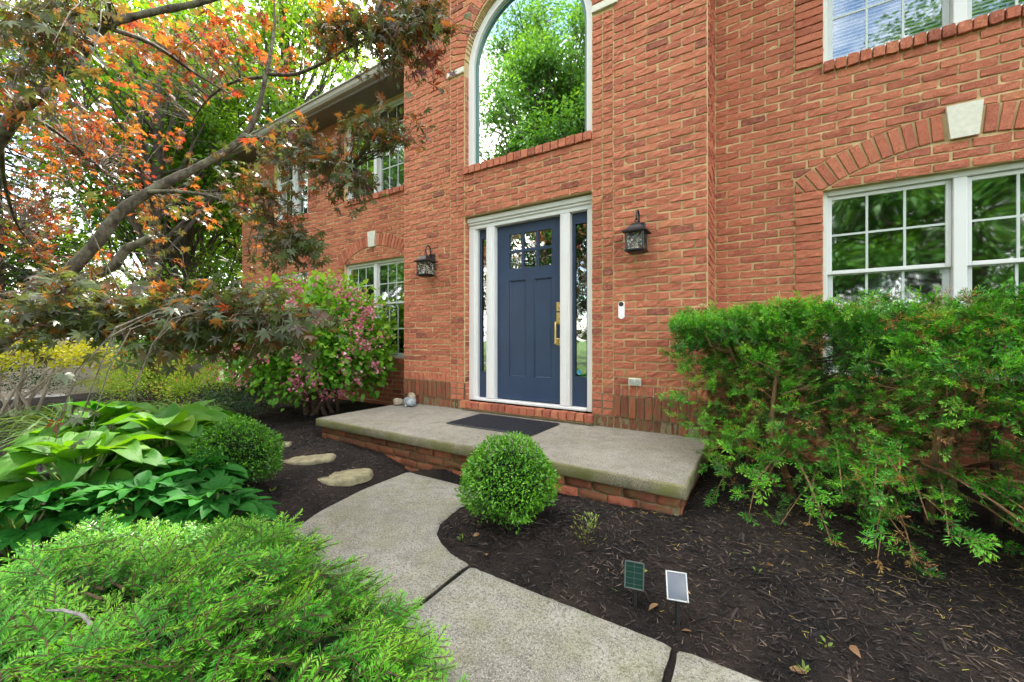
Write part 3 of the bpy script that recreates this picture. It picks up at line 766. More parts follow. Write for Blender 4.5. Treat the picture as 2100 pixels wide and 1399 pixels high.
# ------------------------------------------------------------------ wall lanterns
def lantern(cx, label):
    t = thing('wall_lantern', label, 'lantern', (cx, -.01, 2.0), 'black lanterns beside the front door'); yc = -.135
    wpart(MB().box(cx-.05, cx+.05, -.034, -.009, 2.035, 2.235, bev=.006).box(cx-.035, cx+.035, -.046, -.034, 2.06, 2.21, bev=.004), 'back_plate', M['black'], t)
    a = [(cx, -.045, 2.20)]+[(cx, -.045-.09*(1-math.cos(q))/2, 2.255+.075*math.sin(q)) for q in np.linspace(0, PI, 12)]+[(cx, yc, 2.235)]
    wpart(MB().tube(a, .0085, 8), 'arm', M['black'], t, True)
    m_ = MB().tube([(cx+.016*math.cos(q), yc, 2.228+.016*math.sin(q)) for q in np.linspace(0, 2*PI, 13)], .004, 6, cap=False)
    m_.lathe([(.012, 2.200), (.016, 2.207), (.008, 2.216)], (cx, yc, 0), 10); wpart(m_, 'ring', M['black'], t, True)
    s = .105; r_ = MB()
    prof = [(s, 2.118), (s, 2.128), (.072, 2.150), (.05, 2.178), (.028, 2.198), (.012, 2.203)]
    v = [(cx+sx*w, yc+sy*w, z) for (w, z) in prof for (sx, sy) in ((-1, -1), (1, -1), (1, 1), (-1, 1))]
    f = [(4*i+k, 4*i+(k+1) % 4, 4*i+4+(k+1) % 4, 4*i+4+k) for i in range(len(prof)-1) for k in range(4)]+[(3, 2, 1, 0), tuple(4*(len(prof)-1)+k for k in range(4))]
    r_.add(v, f); wpart(r_, 'roof_cap', M['black'], t)
    fr = MB(); b0, b1 = .074, .066
    for sx in (-1, 1):
        for sy in (-1, 1): fr.tube([(cx+sx*b0, yc+sy*b0, 1.962), (cx+sx*b0, yc+sy*b0, 2.122)], .0065, 4)
    fr.box(cx-.086, cx+.086, yc-.086, yc+.086, 1.950, 1.966, bev=.003); fr.box(cx-.062, cx+.062, yc-.062, yc+.062, 1.938, 1.950, bev=.004)
    wpart(fr, 'cage', M['black'], t)
    for k in range(4):
        q = PI/2*k; ux, uy = math.cos(q), math.sin(q); nx, ny = uy, -ux
        P = lambda s_, z, d: (cx+ux*s_+nx*d, yc+uy*s_+ny*d, z)
        g = MB().add([P(-.07, 1.966, .070), P(.07, 1.966, .070), P(.07, 2.12, .070), P(-.07, 2.12, .070)], [(0, 1, 2, 3)])
        pn = wpart(g, 'glass_pane', M['lantern_glass'], t)
        wpart(MB().tube([P(-.068, 1.968, .0755), P(.068, 2.118, .0755)], .0035, 5).tube([P(.068, 1.968, .0765), P(-.068, 2.118, .0765)], .0035, 5), 'cross_bar', M['black'], pn)
    b = MB().lathe([(.012, 1.966), (.012, 2.0), (.016, 2.005), (.014, 2.06), (.004, 2.085)], (cx, yc, 0), 10)
    wpart(b, 'candle', M['stone'], t, True)
lantern(-3.535, 'black lantern on brick wall left of the front door')
lantern(-.955, 'black lantern on brick wall above the white doorbell')
# doorbell and outlet cover
t = thing('doorbell', 'slim white video doorbell on brick right of the door', 'doorbell', (-1.124, -.008, 1.44))
wpart(pill(-1.124, 1.358, 1.522, .027, -.034, -.006), 'body', M['bell'], t)
wpart(pill(-1.124, 1.474, 1.518, .0218, -.0362, -.033), 'camera_lens', M['plastic'], t)
wpart(pill(-1.124, 1.384, 1.412, .0138, -.0358, -.033), 'button', M['bell'], t)
t = thing('outlet_cover', 'small grey weatherproof outlet cover low on the brick wall', 'outlet', (-1.0, -.008, .77))
wpart(MB().box(-1.058, -.942, -.028, -.006, .737, .806, bev=.004), 'plate', M['stone'], t)
for dx in (-.027, .027):
    wpart(pill(-1.0+dx, .747, .796, .022, -.035, -.027), 'flip_lid', M['silver'], t)

# ------------------------------------------------------------------ porch
PX0, PX1, PY0, PZ = -4.045, -.375, -1.255, .32
t = thing('porch', 'low concrete porch on brick risers before the front door', 'porch', (-2.2, -.62, 0))
m = MB()
nx, ny = 60, 22
def edge(v, lo, hi): return min(v-lo, hi-v)
v = []; f = []
for j in range(ny+1):
    for i in range(nx+1):
        x = PX0+.012+(PX1-PX0-.024)*i/nx; y = PY0+.012+(0.004-PY0-.012)*j/ny
        v.append((x, y, PZ+.0025*math.sin(3.1*x+1)*math.sin(4.7*y)))
f += [(j*(nx+1)+i, j*(nx+1)+i+1, (j+1)*(nx+1)+i+1, (j+1)*(nx+1)+i) for j in range(ny) for i in range(nx)]
m.add(v, f)
SLAB = wpart(m, 'slab', M['porch'], t, True)
m = MB(); N_ = 50; prof = [(.012, 0.), (.0035, -.003), (0., -.012), (-.001, -.075), (.006, -.084), (.03, -.086)]
def loop(dx, z):
    pts = []
    for i in range(N_): pts.append((PX0+dx+(PX1-PX0-2*dx)*i/N_, PY0+dx))
    for i in range(16): pts.append((PX1-dx, PY0+dx+(0-PY0-dx)*i/15))
    L_ = [(PX0+dx, 0-(0-PY0-dx)*i/16) for i in range(16)]
    return [(x+random.gauss(0, .0012), y+random.gauss(0, .0012), PZ+z) for x, y in pts+L_]
rows_ = [loop(dx, z) for dx, z in prof]; n = len(rows_[0])
for r_ in rows_: m.v.extend(r_); m.a.extend([.5]*n)
for i in range(len(rows_)-1):
    for k in range(n-1):
        if k == N_+15: continue
        m.f.append((i*n+k+1, i*n+k, (i+1)*n+k, (i+1)*n+k+1)); m.mi.append(0)
    m.f.append((i*n, i*n+n-1, (i+1)*n+n-1, (i+1)*n)); m.mi.append(0)
wpart(m, 'slab_edge', M['porch_edge'], t, True)
core = wpart(MB().box(PX0+.048, PX1-.048, PY0+.048, -.008, -.12, PZ-.087), 'riser_core', M['mortar_d'], t)
wpart(MB().box(PX0+.03, PX1-.03, PY0+.03, -.006, PZ-.0865, PZ-.004), 'slab_body', M['porch_edge'], t)
zt = PZ-.087
lat = []
for k in range(4):
    zb = zt-(k+1)*.0705
    x = PX0+.040-(.1 if k % 2 else 0)
    while x < PX1-.04:
        a, b = max(x, PX0+.040), min(x+.203, PX1-.040)
        if b-a > .05:
            vv, ff = brick_geo(b-a-.009, .0605, .009, RNG); wpart(MB().add(to_wall(vv, ('y', PY0+.048), ((a+b)/2, zb+.035)), ff, shade()), 'brick', M['damp'] if RNG.random() < (.97 if (a+b)/2 < -1.5 else .8) else M['brick'], core, True)
        x += .203
    y = PY0+.05+(.1 if k % 2 else 0)
    if k % 2: y -= .1
    while y < -.1:
        a, b = max(y, PY0+.062), min(y+.203, -.02)
        if b-a > .05:
            for pl in (('x', PX1-.048, 1), ('x', PX0+.048, -1)):
                vv, ff = brick_geo(b-a-.009, .0605, .009, RNG); wpart(MB().add(to_wall(vv, pl, ((a+b)/2, zb+.035)), ff, shade()), 'brick', M['damp'], core, True)
        y += .203
# doormat
def mat_mat():
    m_, n_ = new_mat('black_rubber_coir'); P = pos(n_)
    n1 = noise(n_, 160, 3, .7, P); vo = n_.nodes.new('ShaderNodeTexVoronoi'); vo.inputs['Scale'].default_value = 42; n_.links.new(P, vo.inputs['Vector'])
    c = ramp(n_, n1, [(.4, (.006, .007, .010)), (.7, (.030, .034, .045))])
    c = mixc(n_, ramp(n_, vo.outputs['Distance'], [(.0, (.8, .8, .8)), (.12, (0, 0, 0))]), c, (.05, .055, .065))
    finish(n_, c, .85, .25, bump(n_, mathn(n_, 'ADD', n1, vo.outputs['Distance']), 1., .01)); return m_
M['mat'] = mat_mat()
t = thing('doormat', 'dark charcoal doormat lying before the blue front door', 'doormat', (-2.19, -.43, PZ))
wpart(MB().box(-2.665, -1.72, -.71, -.155, PZ+.0045, PZ+.016, bev=.005), 'pile', M['mat'], t)
bd = MB()
for (a, b, c, d) in ((-2.68, -2.666, -.725, -.14), (-1.719, -1.705, -.725, -.14), (-2.665, -1.72, -.725, -.711), (-2.665, -1.72, -.154, -.14)): bd.box(a, b, c, d, PZ+.003, PZ+.013, bev=.004)
wpart(bd, 'rubber_border', M['plastic'], t)
# fallen scraps, rocks on the porch corner
def rock(name, loc, size, seed, mat, label, cat, group=None, flat=1., subdiv=3):
    import bmesh
    bm = bmesh.new(); bmesh.ops.create_icosphere(bm, subdivisions=subdiv, radius=1)
    g = np.random.default_rng(seed); fr = g.normal(0, 1, (5, 3)); ph = g.random(5)*6; pl_ = g.normal(0, 1, (6, 3)); pl_ /= np.linalg.norm(pl_, axis=1, keepdims=True); pd = .62+.3*g.random(6)
    for v_ in bm.verts:
        p = np.array(v_.co); k = 1+.10*sum(math.sin(fr[i] @ p*1.6+ph[i]) for i in range(5))/2
        p = p*k
        for a_, d_ in zip(pl_, pd):
            e_ = p @ a_-d_
            if e_ > 0: p = p-a_*e_*.85
        v_.co = (p[0]*size[0], p[1]*size[1], max(p[2]*size[2], -size[2]*flat))
    me = bpy.data.meshes.new(name); bm.to_mesh(me); bm.free(); me.materials.append(mat)
    me.polygons.foreach_set('use_smooth', [True]*len(me.polygons))
    at = me.attributes.new('rnd', 'FLOAT', 'POINT')
    zmin = min(v_.co.z for v_ in me.vertices)
    o = bpy.data.objects.new(name, me); link(o); o.location = (loc[0], loc[1], loc[2]-zmin); o.rotation_euler[2] = g.random()*6
    return tag(o, label, cat, group)
M['rock_tan'] = plain('tan_rock', (.30, .25, .17), .8, .25, 0, .3, 22, .5)
M['rock_grey'] = plain('pale_grey_rock', (.27, .30, .31), .7, .3, 0, .3, 26, .5)
M['rock_white'] = plain('white_pebble', (.42, .39, .33), .7, .3, 0, .2, 30, .4)
rock('rock', (-3.945, -.215, PZ), (.066, .058, .046), 3, M['rock_tan'], 'round tan rock on the porch corner, leftmost of its pile', 'rock', 'rocks piled on the porch corner')
rock('rock', (-3.83, -.16, PZ), (.058, .055, .056), 4, M['rock_grey'], 'blue-grey rock in the middle of the pile on the porch corner', 'rock', 'rocks piled on the porch corner')
rock('rock', (-3.735, -.175, PZ), (.085, .066, .058), 5, M['rock_grey'], 'largest pale grey rock, right end of the porch pile', 'rock', 'rocks piled on the porch corner')
rock('rock', (-3.83, -.08, PZ), (.06, .055, .078), 6, M['rock_tan'], 'tan rock at the back of the porch pile near the wall', 'rock', 'rocks piled on the porch corner')
rock('pebble', (-3.755, -.262, PZ), (.022, .016, .016), 8, M['rock_white'], 'tiny white pebble in front of the porch rock pile', 'pebble')
# ------------------------------------------------------------------ path
NE = [(-1.81, -1.24), (-1.80, -1.414), (-1.785, -1.65), (-1.746, -1.82), (-1.675, -1.94), (-1.56, -2.024), (-1.428, -2.085), (-1.287, -2.108), (-.80, -2.114), (-.288, -2.12), (.5, -2.12), (5.6, -2.12)]
SW = [(-2.66, -1.24), (-2.658, -1.50), (-2.65, -1.738), (-2.557, -2.16), (-2.44, -2.42), (-2.25, -2.66), (-1.95, -2.88), (-1.60, -3.0), (-1.28, -3.03), (-.285, -3.04), (.5, -3.04), (5.6, -3.04)]
PATH = bpy.data.objects.new('front_path', None); link(PATH); struct(PATH); PATH.location = (-1.5, -2.3, 0)
def densify(pts, step=.05):
    out = []
    for a, b in zip(pts[:-1], pts[1:]):
        n = max(1, int(math.dist(a, b)/step)); out += [(a[0]+(b[0]-a[0])*i/n, a[1]+(b[1]-a[1])*i/n) for i in range(n)]
    return out+[pts[-1]]
def smooth_line(p, it=3):
    p = list(p)
    for _ in range(it): p = [p[0]]+[((p[i-1][0]+2*p[i][0]+p[i+1][0])/4, (p[i-1][1]+2*p[i][1]+p[i+1][1])/4) for i in range(1, len(p)-1)]+[p[-1]]
    return p
def slab_strip(left, right, z, thick=.11, m_=14):
    """concrete slab between two edge lines (same number of points), rounded arris"""
    n = len(left); mb_ = MB()
    L, Rr = np.array(left), np.array(right)
    ts = [0, .008, .03]+list(np.linspace(.08, .92, m_))+[.97, .992, 1]
    dz = [-.011, -.0035, 0]+[0]*m_+[0, -.0035, -.011]
    v = []
    for i in range(n):
        e = min(i, n-1-i); dl = (-.009 if e == 0 else 0)
        for t_, d_ in zip(ts, dz):
            p = L[i]*(1-t_)+Rr[i]*t_
            v.append((p[0]+random.gauss(0, .0015), p[1]+random.gauss(0, .0015), z+d_+dl+.003*math.sin(5*p[0])*math.cos(4*p[1])))
    k = len(ts); f = [(i*k+j, i*k+j+1, (i+1)*k+j+1, (i+1)*k+j) for i in range(n-1) for j in range(k-1)]
    b = len(v); per = [j for j in range(k)]+[i*k+k-1 for i in range(1, n)]+[(n-1)*k+j for j in range(k-2, -1, -1)]+[i*k for i in range(n-2, 0, -1)]
    for q in per: v.append((v[q][0], v[q][1], z-thick))
    for i in range(len(per)):
        i2 = (i+1) % len(per); f.append((per[i], per[i2], b+i2, b+i))
    return mb_.add(v, f)
def resamp(p, n):
    p = np.array(p); d = np.r_[0, np.cumsum(np.linalg.norm(np.diff(p, axis=0), axis=1))]; t = np.linspace(0, d[-1], n)
    return list(zip(np.interp(t, d, p[:, 0]), np.interp(t, d, p[:, 1])))
segs = [(NE[0:5], SW[0:5], 0.0, 40), ([(-1.672, -1.946)]+NE[5:7]+[(-1.2925, -2.107)], [(-2.43, -2.43)]+SW[5:8]+[(-1.2925, -3.028)], .012, 26),
        ([(-1.279, -2.108), (-.80, -2.114), (-.296, -2.119)], [(-1.279, -3.03), (-.8, -3.035), (-.293, -3.04)], .004, 30),
        ([(-.268, -2.12), (.5, -2.12), (.95, -2.12)], [(-.264, -3.04), (.5, -3.04), (.95, -3.04)], .004, 26), ([(.975, -2.12), (2.2, -2.12)], [(.975, -3.04), (2.2, -3.04)], .004, 26), ([(2.225, -2.12), (3.4, -2.12)], [(2.225, -3.04), (3.4, -3.04)], .004, 20), ([(3.425, -2.12), (5.6, -2.12)], [(3.425, -3.04), (5.6, -3.04)], .004, 20)]
for a, b, z, n in segs: wpart(slab_strip(smooth_line(resamp(a, n)), smooth_line(resamp(b, n)), z), 'slab', M['path'], PATH, True)
# ------------------------------------------------------------------ ground
poly_path = np.array(densify(NE)+densify(SW)[::-1])
def dist_path(x, y):
    """signed-ish distance to the path outline (positive outside)"""
    P = np.stack([x, y], -1)[..., None, :]
    d = np.sqrt(((P-poly_path)**2).sum(-1)).min(-1)
    inside = np.zeros(x.shape, bool); q = poly_path; j = len(q)-1
    for i in range(len(q)):
        c = ((q[i, 1] > y) != (q[j, 1] > y)) & (x < (q[j, 0]-q[i, 0])*(y-q[i, 1])/(q[j, 1]-q[i, 1]+1e-12)+q[i, 0])
        inside ^= c; j = i
    return np.where(inside, -d, d)
def vnoise(x, y, s, seed=0):
    g = np.random.default_rng(seed); r = 0
    for k in range(5):
        a = g.random()*6.28; fx, fy = math.cos(a)*s*(.7+.5*k), math.sin(a)*s*(.7+.5*k); r = r+np.sin(x*fx+y*fy+g.random()*6)/(1+.5*k)
    return r/2.5
def ground_z(x, y):
    x = np.asarray(x, float); y = np.asarray(y, float)
    d = np.clip(dist_path(x, y), -.2, 2.)
    z = np.where(d > 0, -.018+.135*(1-np.exp(-np.clip(d-.02, 0, 9)/.30)), -.016)
    z = z+np.where(d > .1, .018*vnoise(x, y, 3.2, 1)+.010*vnoise(x, y, 11, 2), .004*vnoise(x, y, 11, 2))
    return z
def mulch_mat():
    m_, n_ = new_mat('dark_mulch'); P = pos(n_)
    n1 = noise(n_, 60, 6, .7, P, 1.5); n2 = noise(n_, 3, 3, .6, P); n3 = noise(n_, 170, 3, .7, P, 1.)
    c = ramp(n_, n1, [(.30, (.005, .0045, .004)), (.52, (.018, .015, .013)), (.72, (.050, .040, .034))])
    c = mixc(n_, ramp(n_, n2, [(.4, (0, 0, 0)), (.62, (.7, .7, .7))]), c, (.060, .042, .032))
    finish(n_, c, .9, .2, bump(n_, mathn(n_, 'ADD', n1, mathn(n_, 'MULTIPLY', n3, .6)), 1., .02)); return m_
M['mulch'] = mulch_mat()
gx = np.concatenate([np.arange(-11.0, -4.2, .12), np.arange(-4.2, 2.2, .045), np.arange(2.2, 7.1, .15)]); gy = np.concatenate([np.arange(-6., -3.6, .12), np.arange(-3.6, .6, .045), np.array([.62])])
X, Y = np.meshgrid(gx, gy); Z = np.concatenate([ground_z(X[i], Y[i])[None] for i in range(len(gy))])
nxg, nyg = len(gx), len(gy)
ii = (np.arange(nyg-1)[:, None]*nxg+np.arange(nxg-1)[None]).ravel()
Q = np.stack([ii, ii+1, ii+1+nxg, ii+nxg], 1)
g_ = np_mesh('mulch_bed', np.stack([X, Y, Z], -1).reshape(-1, 3), Q, np.full(X.size, .5), M['mulch'], None, None, True); struct(g_)
def grass_mat():
    m_, n_ = new_mat('lawn'); P = pos(n_)
    c = ramp(n_, noise(n_, 8, 6, .7, P), [(.3, (.030, .060, .012)), (.7, (.075, .13, .025))]); finish(n_, c, .9, .2, bump(n_, noise(n_, 60, 4, .7, P), 1., .03)); return m_
M['lawn'] = grass_mat()
m = MB(); m.add([(-160, -160, -.16), (160, -160, -.16), (160, 160, -.16), (-160, 160, -.16)], [(0, 1, 2, 3)]); o = m.build('ground', M['lawn']); struct(o)
M['drive'] = concrete_mat('driveway_concrete', (.42, .40, .37), (.55, .53, .50), (.30, .29, .27), 60)
m = MB().box(-22, -10.6, -12, -1.6, -.15, -.05); o = m.build('driveway', M['drive']); struct(o)

# bark shreds, scattered densely where the camera looks
g = np.random.default_rng(5)
def scatter_xy(n, x0, x1, y0, y1, margin=.0):
    x = g.uniform(x0, x1, n); y = g.uniform(y0, y1, n)
    d = dist_path(x, y); k = d > margin-g.random(n)**3*.02
    k &= ~((x > PX0+.03) & (x < PX1-.03) & (y > PY0+.03))
    k &= ~((x > BX0-.02) & (x < BX1+.02) & (y > -.02)); k &= y < .52
    return x[k], y[k]
t_shred = tm([(-.5, -.5, 0), (-.15, -.62, .25), (.5, 0, .1), (-.45, .5, 0), (0, .45, .3), (-.5, 0, -.4), (.2, 0, -.4), (.05, .0, .75)],
             [(0, 1, 7, 5), (1, 2, 6, 7), (5, 7, 4, 3), (7, 2, 2, 4)])
t_shred = (t_shred[0]*np.array([1, .085, .06]), np.array([(0, 1, 7, 5), (1, 2, 6, 7), (5, 7, 4, 3), (7, 6, 2, 4)]), t_shred[2], t_shred[3])
B = Batch()
for (n, x0, x1, y0, y1, smin, smax) in ((34000, -1.75, 1.7, -2.12, -.3, .010, .048), (11000, -4.6, -2.6, -2.6, -.9, .014, .05), (3000, -6.5, -4.0, -1.6, .5, .02, .06), (160, -1.6, 1.6, -2.1, -1.3, .06, .14)):
    x, y = scatter_xy(n, x0, x1, y0, y1, .012); k = len(x)
    T = np.stack([x, y, ground_z(x, y)+g.uniform(.001, .012, k)], 1)
    a = g.uniform(0, 6.28, k); d = np.stack([np.cos(a), np.sin(a), g.normal(0, .22, k)], 1); up = np.stack([g.normal(0, .5, k), g.normal(0, .5, k), np.ones(k)], 1)
    B.put(t_shred, T, frames(d, up), g.uniform(smin, smax, k), np.clip(g.normal(.42, .26, k), 0, 1))
def shred_mat():
    m_, n_ = new_mat('bark_shred'); a = attr(n_)
    pn = mathn(n_, 'ADD', a, mathn(n_, 'MULTIPLY', mathn(n_, 'SUBTRACT', noise(n_, 3.5, 4, .6, pos(n_)), .48), 1.1))
    c = ramp(n_, pn, [(0, (.007, .006, .006)), (.35, (.022, .017, .014)), (.6, (.055, .041, .034)), (.85, (.105, .078, .062)), (1, (.19, .135, .095))])
    finish(n_, c, .8, .3, bump(n_, noise(n_, 200, 3, .7, pos(n_)), .6, .004)); return m_
M['shred'] = shred_mat()
o = B.build('bark_mulch', M['shred']); o['kind'] = 'stuff'; tag(o, 'loose dark brown shredded bark covering the garden bed', 'mulch')
# yellow needles dropped below the yew
t_needle = tm([(-.5, -.05, 0), (.5, -.03, .02), (.5, .03, .02), (-.5, .05, 0)], [(0, 1, 2, 3)])
x, y = scatter_xy(2200, -.9, 1.5, -2.05, -.7, .06); k = np.abs(g.normal(0, .6, len(x))) < (.06+.8*np.clip((y+2.0)/1.0, 0, 1)**1.5)*(.5+.5*vnoise(x, y, 6, 9)); x, y = x[k], y[k]; n = len(x)
B = Batch(); a = g.uniform(0, 6.28, n)
B.put(t_needle, np.stack([x, y, ground_z(x, y)+.016], 1), frames(np.stack([np.cos(a), np.sin(a), g.normal(0, .1, n)], 1), np.stack([g.normal(0, .3, n), g.normal(0, .3, n), np.ones(n)], 1)), g.uniform(.014, .030, n), g.uniform(0, 1, n))
M['dryneedle'] = leaf_mat('dry_needle', [(0, (.30, .20, .04)), (.6, (.42, .32, .07)), (1, (.20, .26, .05))], None, .2)
o = B.build('fallen_needles', M['dryneedle']); o['kind'] = 'stuff'; tag(o, 'small yellow needles fallen on the mulch under the yew', 'needles')
# dead leaves
M['deadleaf'] = leaf_mat('dead_leaf', [(0, (.22, .12, .06)), (.5, (.35, .21, .10)), (1, (.42, .30, .12))], None, .2, .7)
def simple_leaf(L, w, curl, rnd, fold=.15, n=6):
    v = []; f = []
    for i in range(n+1):
        s = i/n; ww = w*math.sin(PI*min(1, s*.97+.03)**.8)*(1-.25*s); z = curl*math.sin(s*2.4)
        v += [(s*L, -ww, z+fold*ww), (s*L, 0, z), (s*L, ww, z+fold*ww)]
    for i in range(n): f += [(3*i, 3*i+3, 3*i+4, 3*i+1), (3*i+1, 3*i+4, 3*i+5, 3*i+2)]
    return MB().add(v, f, rnd)
dl = [(-.30, -1.87, 'tan dead leaf curled beside the pale solar light'), (-.38, -1.965, 'small brown dead leaf between the two solar lights'), (-.24, -2.03, 'orange-brown dead leaf below the pale solar light'), (.02, -1.52, 'reddish dead leaf on mulch below the yew'),
      (-1.25, -2.02, 'pale dead leaf on mulch at the path joint'), (.27, -1.86, 'yellow leaf lying on mulch in the open bed'), (-1.40, -1.93, 'tan dead leaf on mulch inside the path curve'), (.13, -2.02, 'yellow dead leaf near the path edge at the bottom')]
for i, (x, y, lb) in enumerate(dl):
    o = simple_leaf(.045+.02*random.random(), .014, .012, random.random(), .12).build('dead_leaf', M['deadleaf'], None, True)
    o.location = (x, y, float(ground_z(np.array([x]), np.array([y]))[0])+.012); o.rotation_euler = (random.gauss(0, .3), random.gauss(0, .3), random.random()*6)
    tag(o, lb, 'leaf')
# ------------------------------------------------------------------ flat stepping stones
M['flag'] = plain('mossy_flagstone', (.25, .225, .13), .85, .25, 0, .35, 13, .6)
def flagstone(outline, z, label):
    pts = smooth_line(resamp(outline+[outline[0]], 40), 1)[:-1]; n = len(pts); cx = sum(p[0] for p in pts)/n; cy_ = sum(p[1] for p in pts)/n
    mb_ = MB(); v = []; rings = [(.0, .030), (.5, .028), (.85, .026), (.95, .022), (1., .008), (1.03, -.03)]
    for (s, h) in rings[1:]:
        for (x, y) in pts: v.append((cx+(x-cx)*s+random.gauss(0, .002), cy_+(y-cy_)*s+random.gauss(0, .002), h+random.gauss(0, .0025)+.02*(x-cx)))
    v.append((cx, cy_, .03)); c = len(v)-1
    f = [(k*n+i, k*n+(i+1) % n, (k+1)*n+(i+1) % n, (k+1)*n+i) for k in range(len(rings)-2) for i in range(n)]; f = [q[::-1] for q in f]+[(c, i, (i+1) % n) for i in range(n)]
    o = mb_.add([(x-cx, y-cy_, h) for x, y, h in v], f).build('stepping_stone', M['flag'], None, True)
    o.location = (cx, cy_, z); return tag(o, label, 'stepping stone', 'flat stones set in the mulch')
def gz(x, y): return float(ground_z(np.array([x]), np.array([y]))[0])
flagstone([(-3.02, -1.93), (-2.84, -1.90), (-2.74, -1.78), (-2.72, -1.60), (-2.80, -1.50), (-2.90, -1.52), (-2.98, -1.66), (-3.05, -1.82)], gz(-2.9, -1.7)-.005, 'largest flat mossy stone in mulch, nearest the path')
flagstone([(-3.52, -1.93), (-3.36, -1.90), (-3.25, -1.78), (-3.18, -1.63), (-3.28, -1.52), (-3.40, -1.60), (-3.50, -1.76)], gz(-3.35, -1.72)-.004, 'flat tan stone in mulch, second from the path')
flagstone([(-3.66, -2.06), (-3.52, -1.96), (-3.46, -1.90), (-3.56, -1.88), (-3.70, -2.0)], gz(-3.57, -1.97)-.010, 'narrow stone sliver half hidden beside the left boxwood')
flagstone([(-4.12, -1.72), (-3.98, -1.70), (-3.92, -1.60), (-4.02, -1.52), (-4.16, -1.60)], gz(-4.03, -1.62)-.006, 'small tan stone behind the left boxwood, farthest from path')
# ------------------------------------------------------------------ solar lights
def solar(x, y, top, tilt, yaw, label, cellmat, bez, group='solar stake lights by the path'):
    z0 = gz(x, y); t = thing('solar_light', label, 'solar light', (x, y, z0), group)
    Rm = Matrix.Rotation(yaw, 3, 'Z') @ Matrix.Rotation(tilt, 3, 'X')
    def rot(mb_): mb_.v = [tuple(Vector((x, y, top))+Rm @ Vector(p)) for p in mb_.v]; return mb_
    hw, hh = .041, .053
    wpart(rot(MB().box(-hw, hw, -hh, hh, -.028, -.002, bev=.006)), 'housing', M['plastic'], t)
    fr = MB()
    for q in ((-hw, -hw+.006, -hh, hh), (hw-.006, hw, -hh, hh), (-hw+.0062, hw-.0062, -hh, -hh+.006), (-hw+.0062, hw-.0062, hh-.006, hh)): fr.box(q[0], q[1], q[2], q[3], -.002, .003, bev=.0015)
    wpart(rot(fr), 'bezel', bez, t)
    wpart(rot(MB().box(-hw+.004, hw-.004, -hh+.004, hh-.004, -.002, .0005)), 'solar_cell', cellmat, t)
    gl = MB()
    for q in np.linspace(-hh+.02, hh-.02, 4): gl.box(-hw+.006, hw-.006, q-.0006, q+.0006, .0006, .0009)
    gl.box(-.0006, .0006, -hh+.006, hh-.006, .00095, .0012)
    if tilt > R(60): wpart(rot(gl), 'cell_grid', bez, t)
    wpart(MB().tube([(x, y+.008, top-.018), (x, y+.01, z0+.01), (x, y+.01, z0-.06)], [.011, .010, .004], 8), 'stake', M['plastic'], t)
    l = MB().lathe([(.018, -.028), (.026, -.05), (.027, -.056), (.02, -.056)], (0, 0, 0), 14); wpart(rot(l), 'lamp_head', M['plastic'], t)
def shiny(name, c, refl):
    m_, n_ = new_mat(name); finish(n_, c, .06, refl); return m_
solar(-.468, -2.01, .158, R(66), R(12), 'dark green solar stake light, left of the pair', shiny('solar_cell_green', (.012, .035, .026), .12), plain('dark_bezel', (.06, .075, .07), .4))
solar(-.295, -2.015, .172, R(50), R(16), 'pale solar stake light reflecting the sky, right of the pair', shiny('solar_cell_sky', (.05, .06, .07), 1.0), M['silver'])
# ------------------------------------------------------------------ plant templates
def t_leaf(L=1., w=.22, fold=.25, droop=.12):
    V = [(0, 0, 0), (.35*L, -w, fold*w), (.35*L, 0, .02), (.35*L, w, fold*w), (.72*L, -w*.75, fold*w-droop*.5), (.72*L, 0, -droop*.4), (.72*L, w*.75, fold*w-droop*.5), (L, 0, -droop)]
    return tm(V, [(0, 1, 2, 2), (0, 2, 3, 3), (1, 4, 5, 2), (2, 5, 6, 3), (4, 7, 7, 5), (5, 7, 7, 6)])
def t_leaf2(L=1., w=.25, fold=.2):
    return tm([(0, 0, 0), (.45*L, -w, fold*w), (L, 0, -.1), (.45*L, w, fold*w)], [(0, 1, 2, 3)])
def quadfix(t):
    """turn degenerate quads (a,b,c,c) into ordinary ones by adding mid points"""
    V, Fq, A, MI = t; V = list(map(tuple, V)); A = list(A); out = []
    for q in Fq:
        q = list(q)
        for i in range(4):
            if q[i] == q[(i+1) % 4]:
                a, b = q[i], q[(i+2) % 4]
                V.append(tuple((np.array(V[a])+np.array(V[b]))/2)); A.append((A[a]+A[b])/2); q[(i+1) % 4] = len(V)-1; break
        out.append(q)
    return tm(V, out, A, MI)
T_LEAF = quadfix(t_leaf()); T_LEAF_B = quadfix(t_leaf(1, .34, .2, .2)); T_SMALL = t_leaf2()
def t_maple(seed=0, lobes=7):
    g_ = np.random.default_rng(seed); V = []; Fq = []; A = []
    ang = np.linspace(-2.1, 2.1, lobes)
    for k, a in enumerate(ang):
        L = (1-.16*abs(a)**1.2)*(.92+.16*g_.random()); w = .135*L+.02; d = np.array([math.cos(a), math.sin(a), 0]); s = np.array([-math.sin(a), math.cos(a), 0]); dr = -.22*L*(.6+.8*g_.random())
        b = len(V)
        V += [(0, 0, 0), tuple(d*.45*L-s*w+np.array([0, 0, .02+.2*dr])), tuple(d*L+np.array([0, 0, dr])), tuple(d*.45*L+s*w+np.array([0, 0, .02+.2*dr]))]
        Fq.append((b, b+1, b+2, b+3)); A += [0, 0, .05, 0]
    b = len(V); V += [(0, -.008, 0), (0, .008, 0), (-.55, .006, .10), (-.55, -.006, .10)]; Fq.append((b, b+1, b+2, b+3)); A += [.2]*4
    return tm(np.array(V)*.5, Fq, A)
T_MAPLE = [t_maple(s, 7 if s % 3 else 5) for s in range(6)]
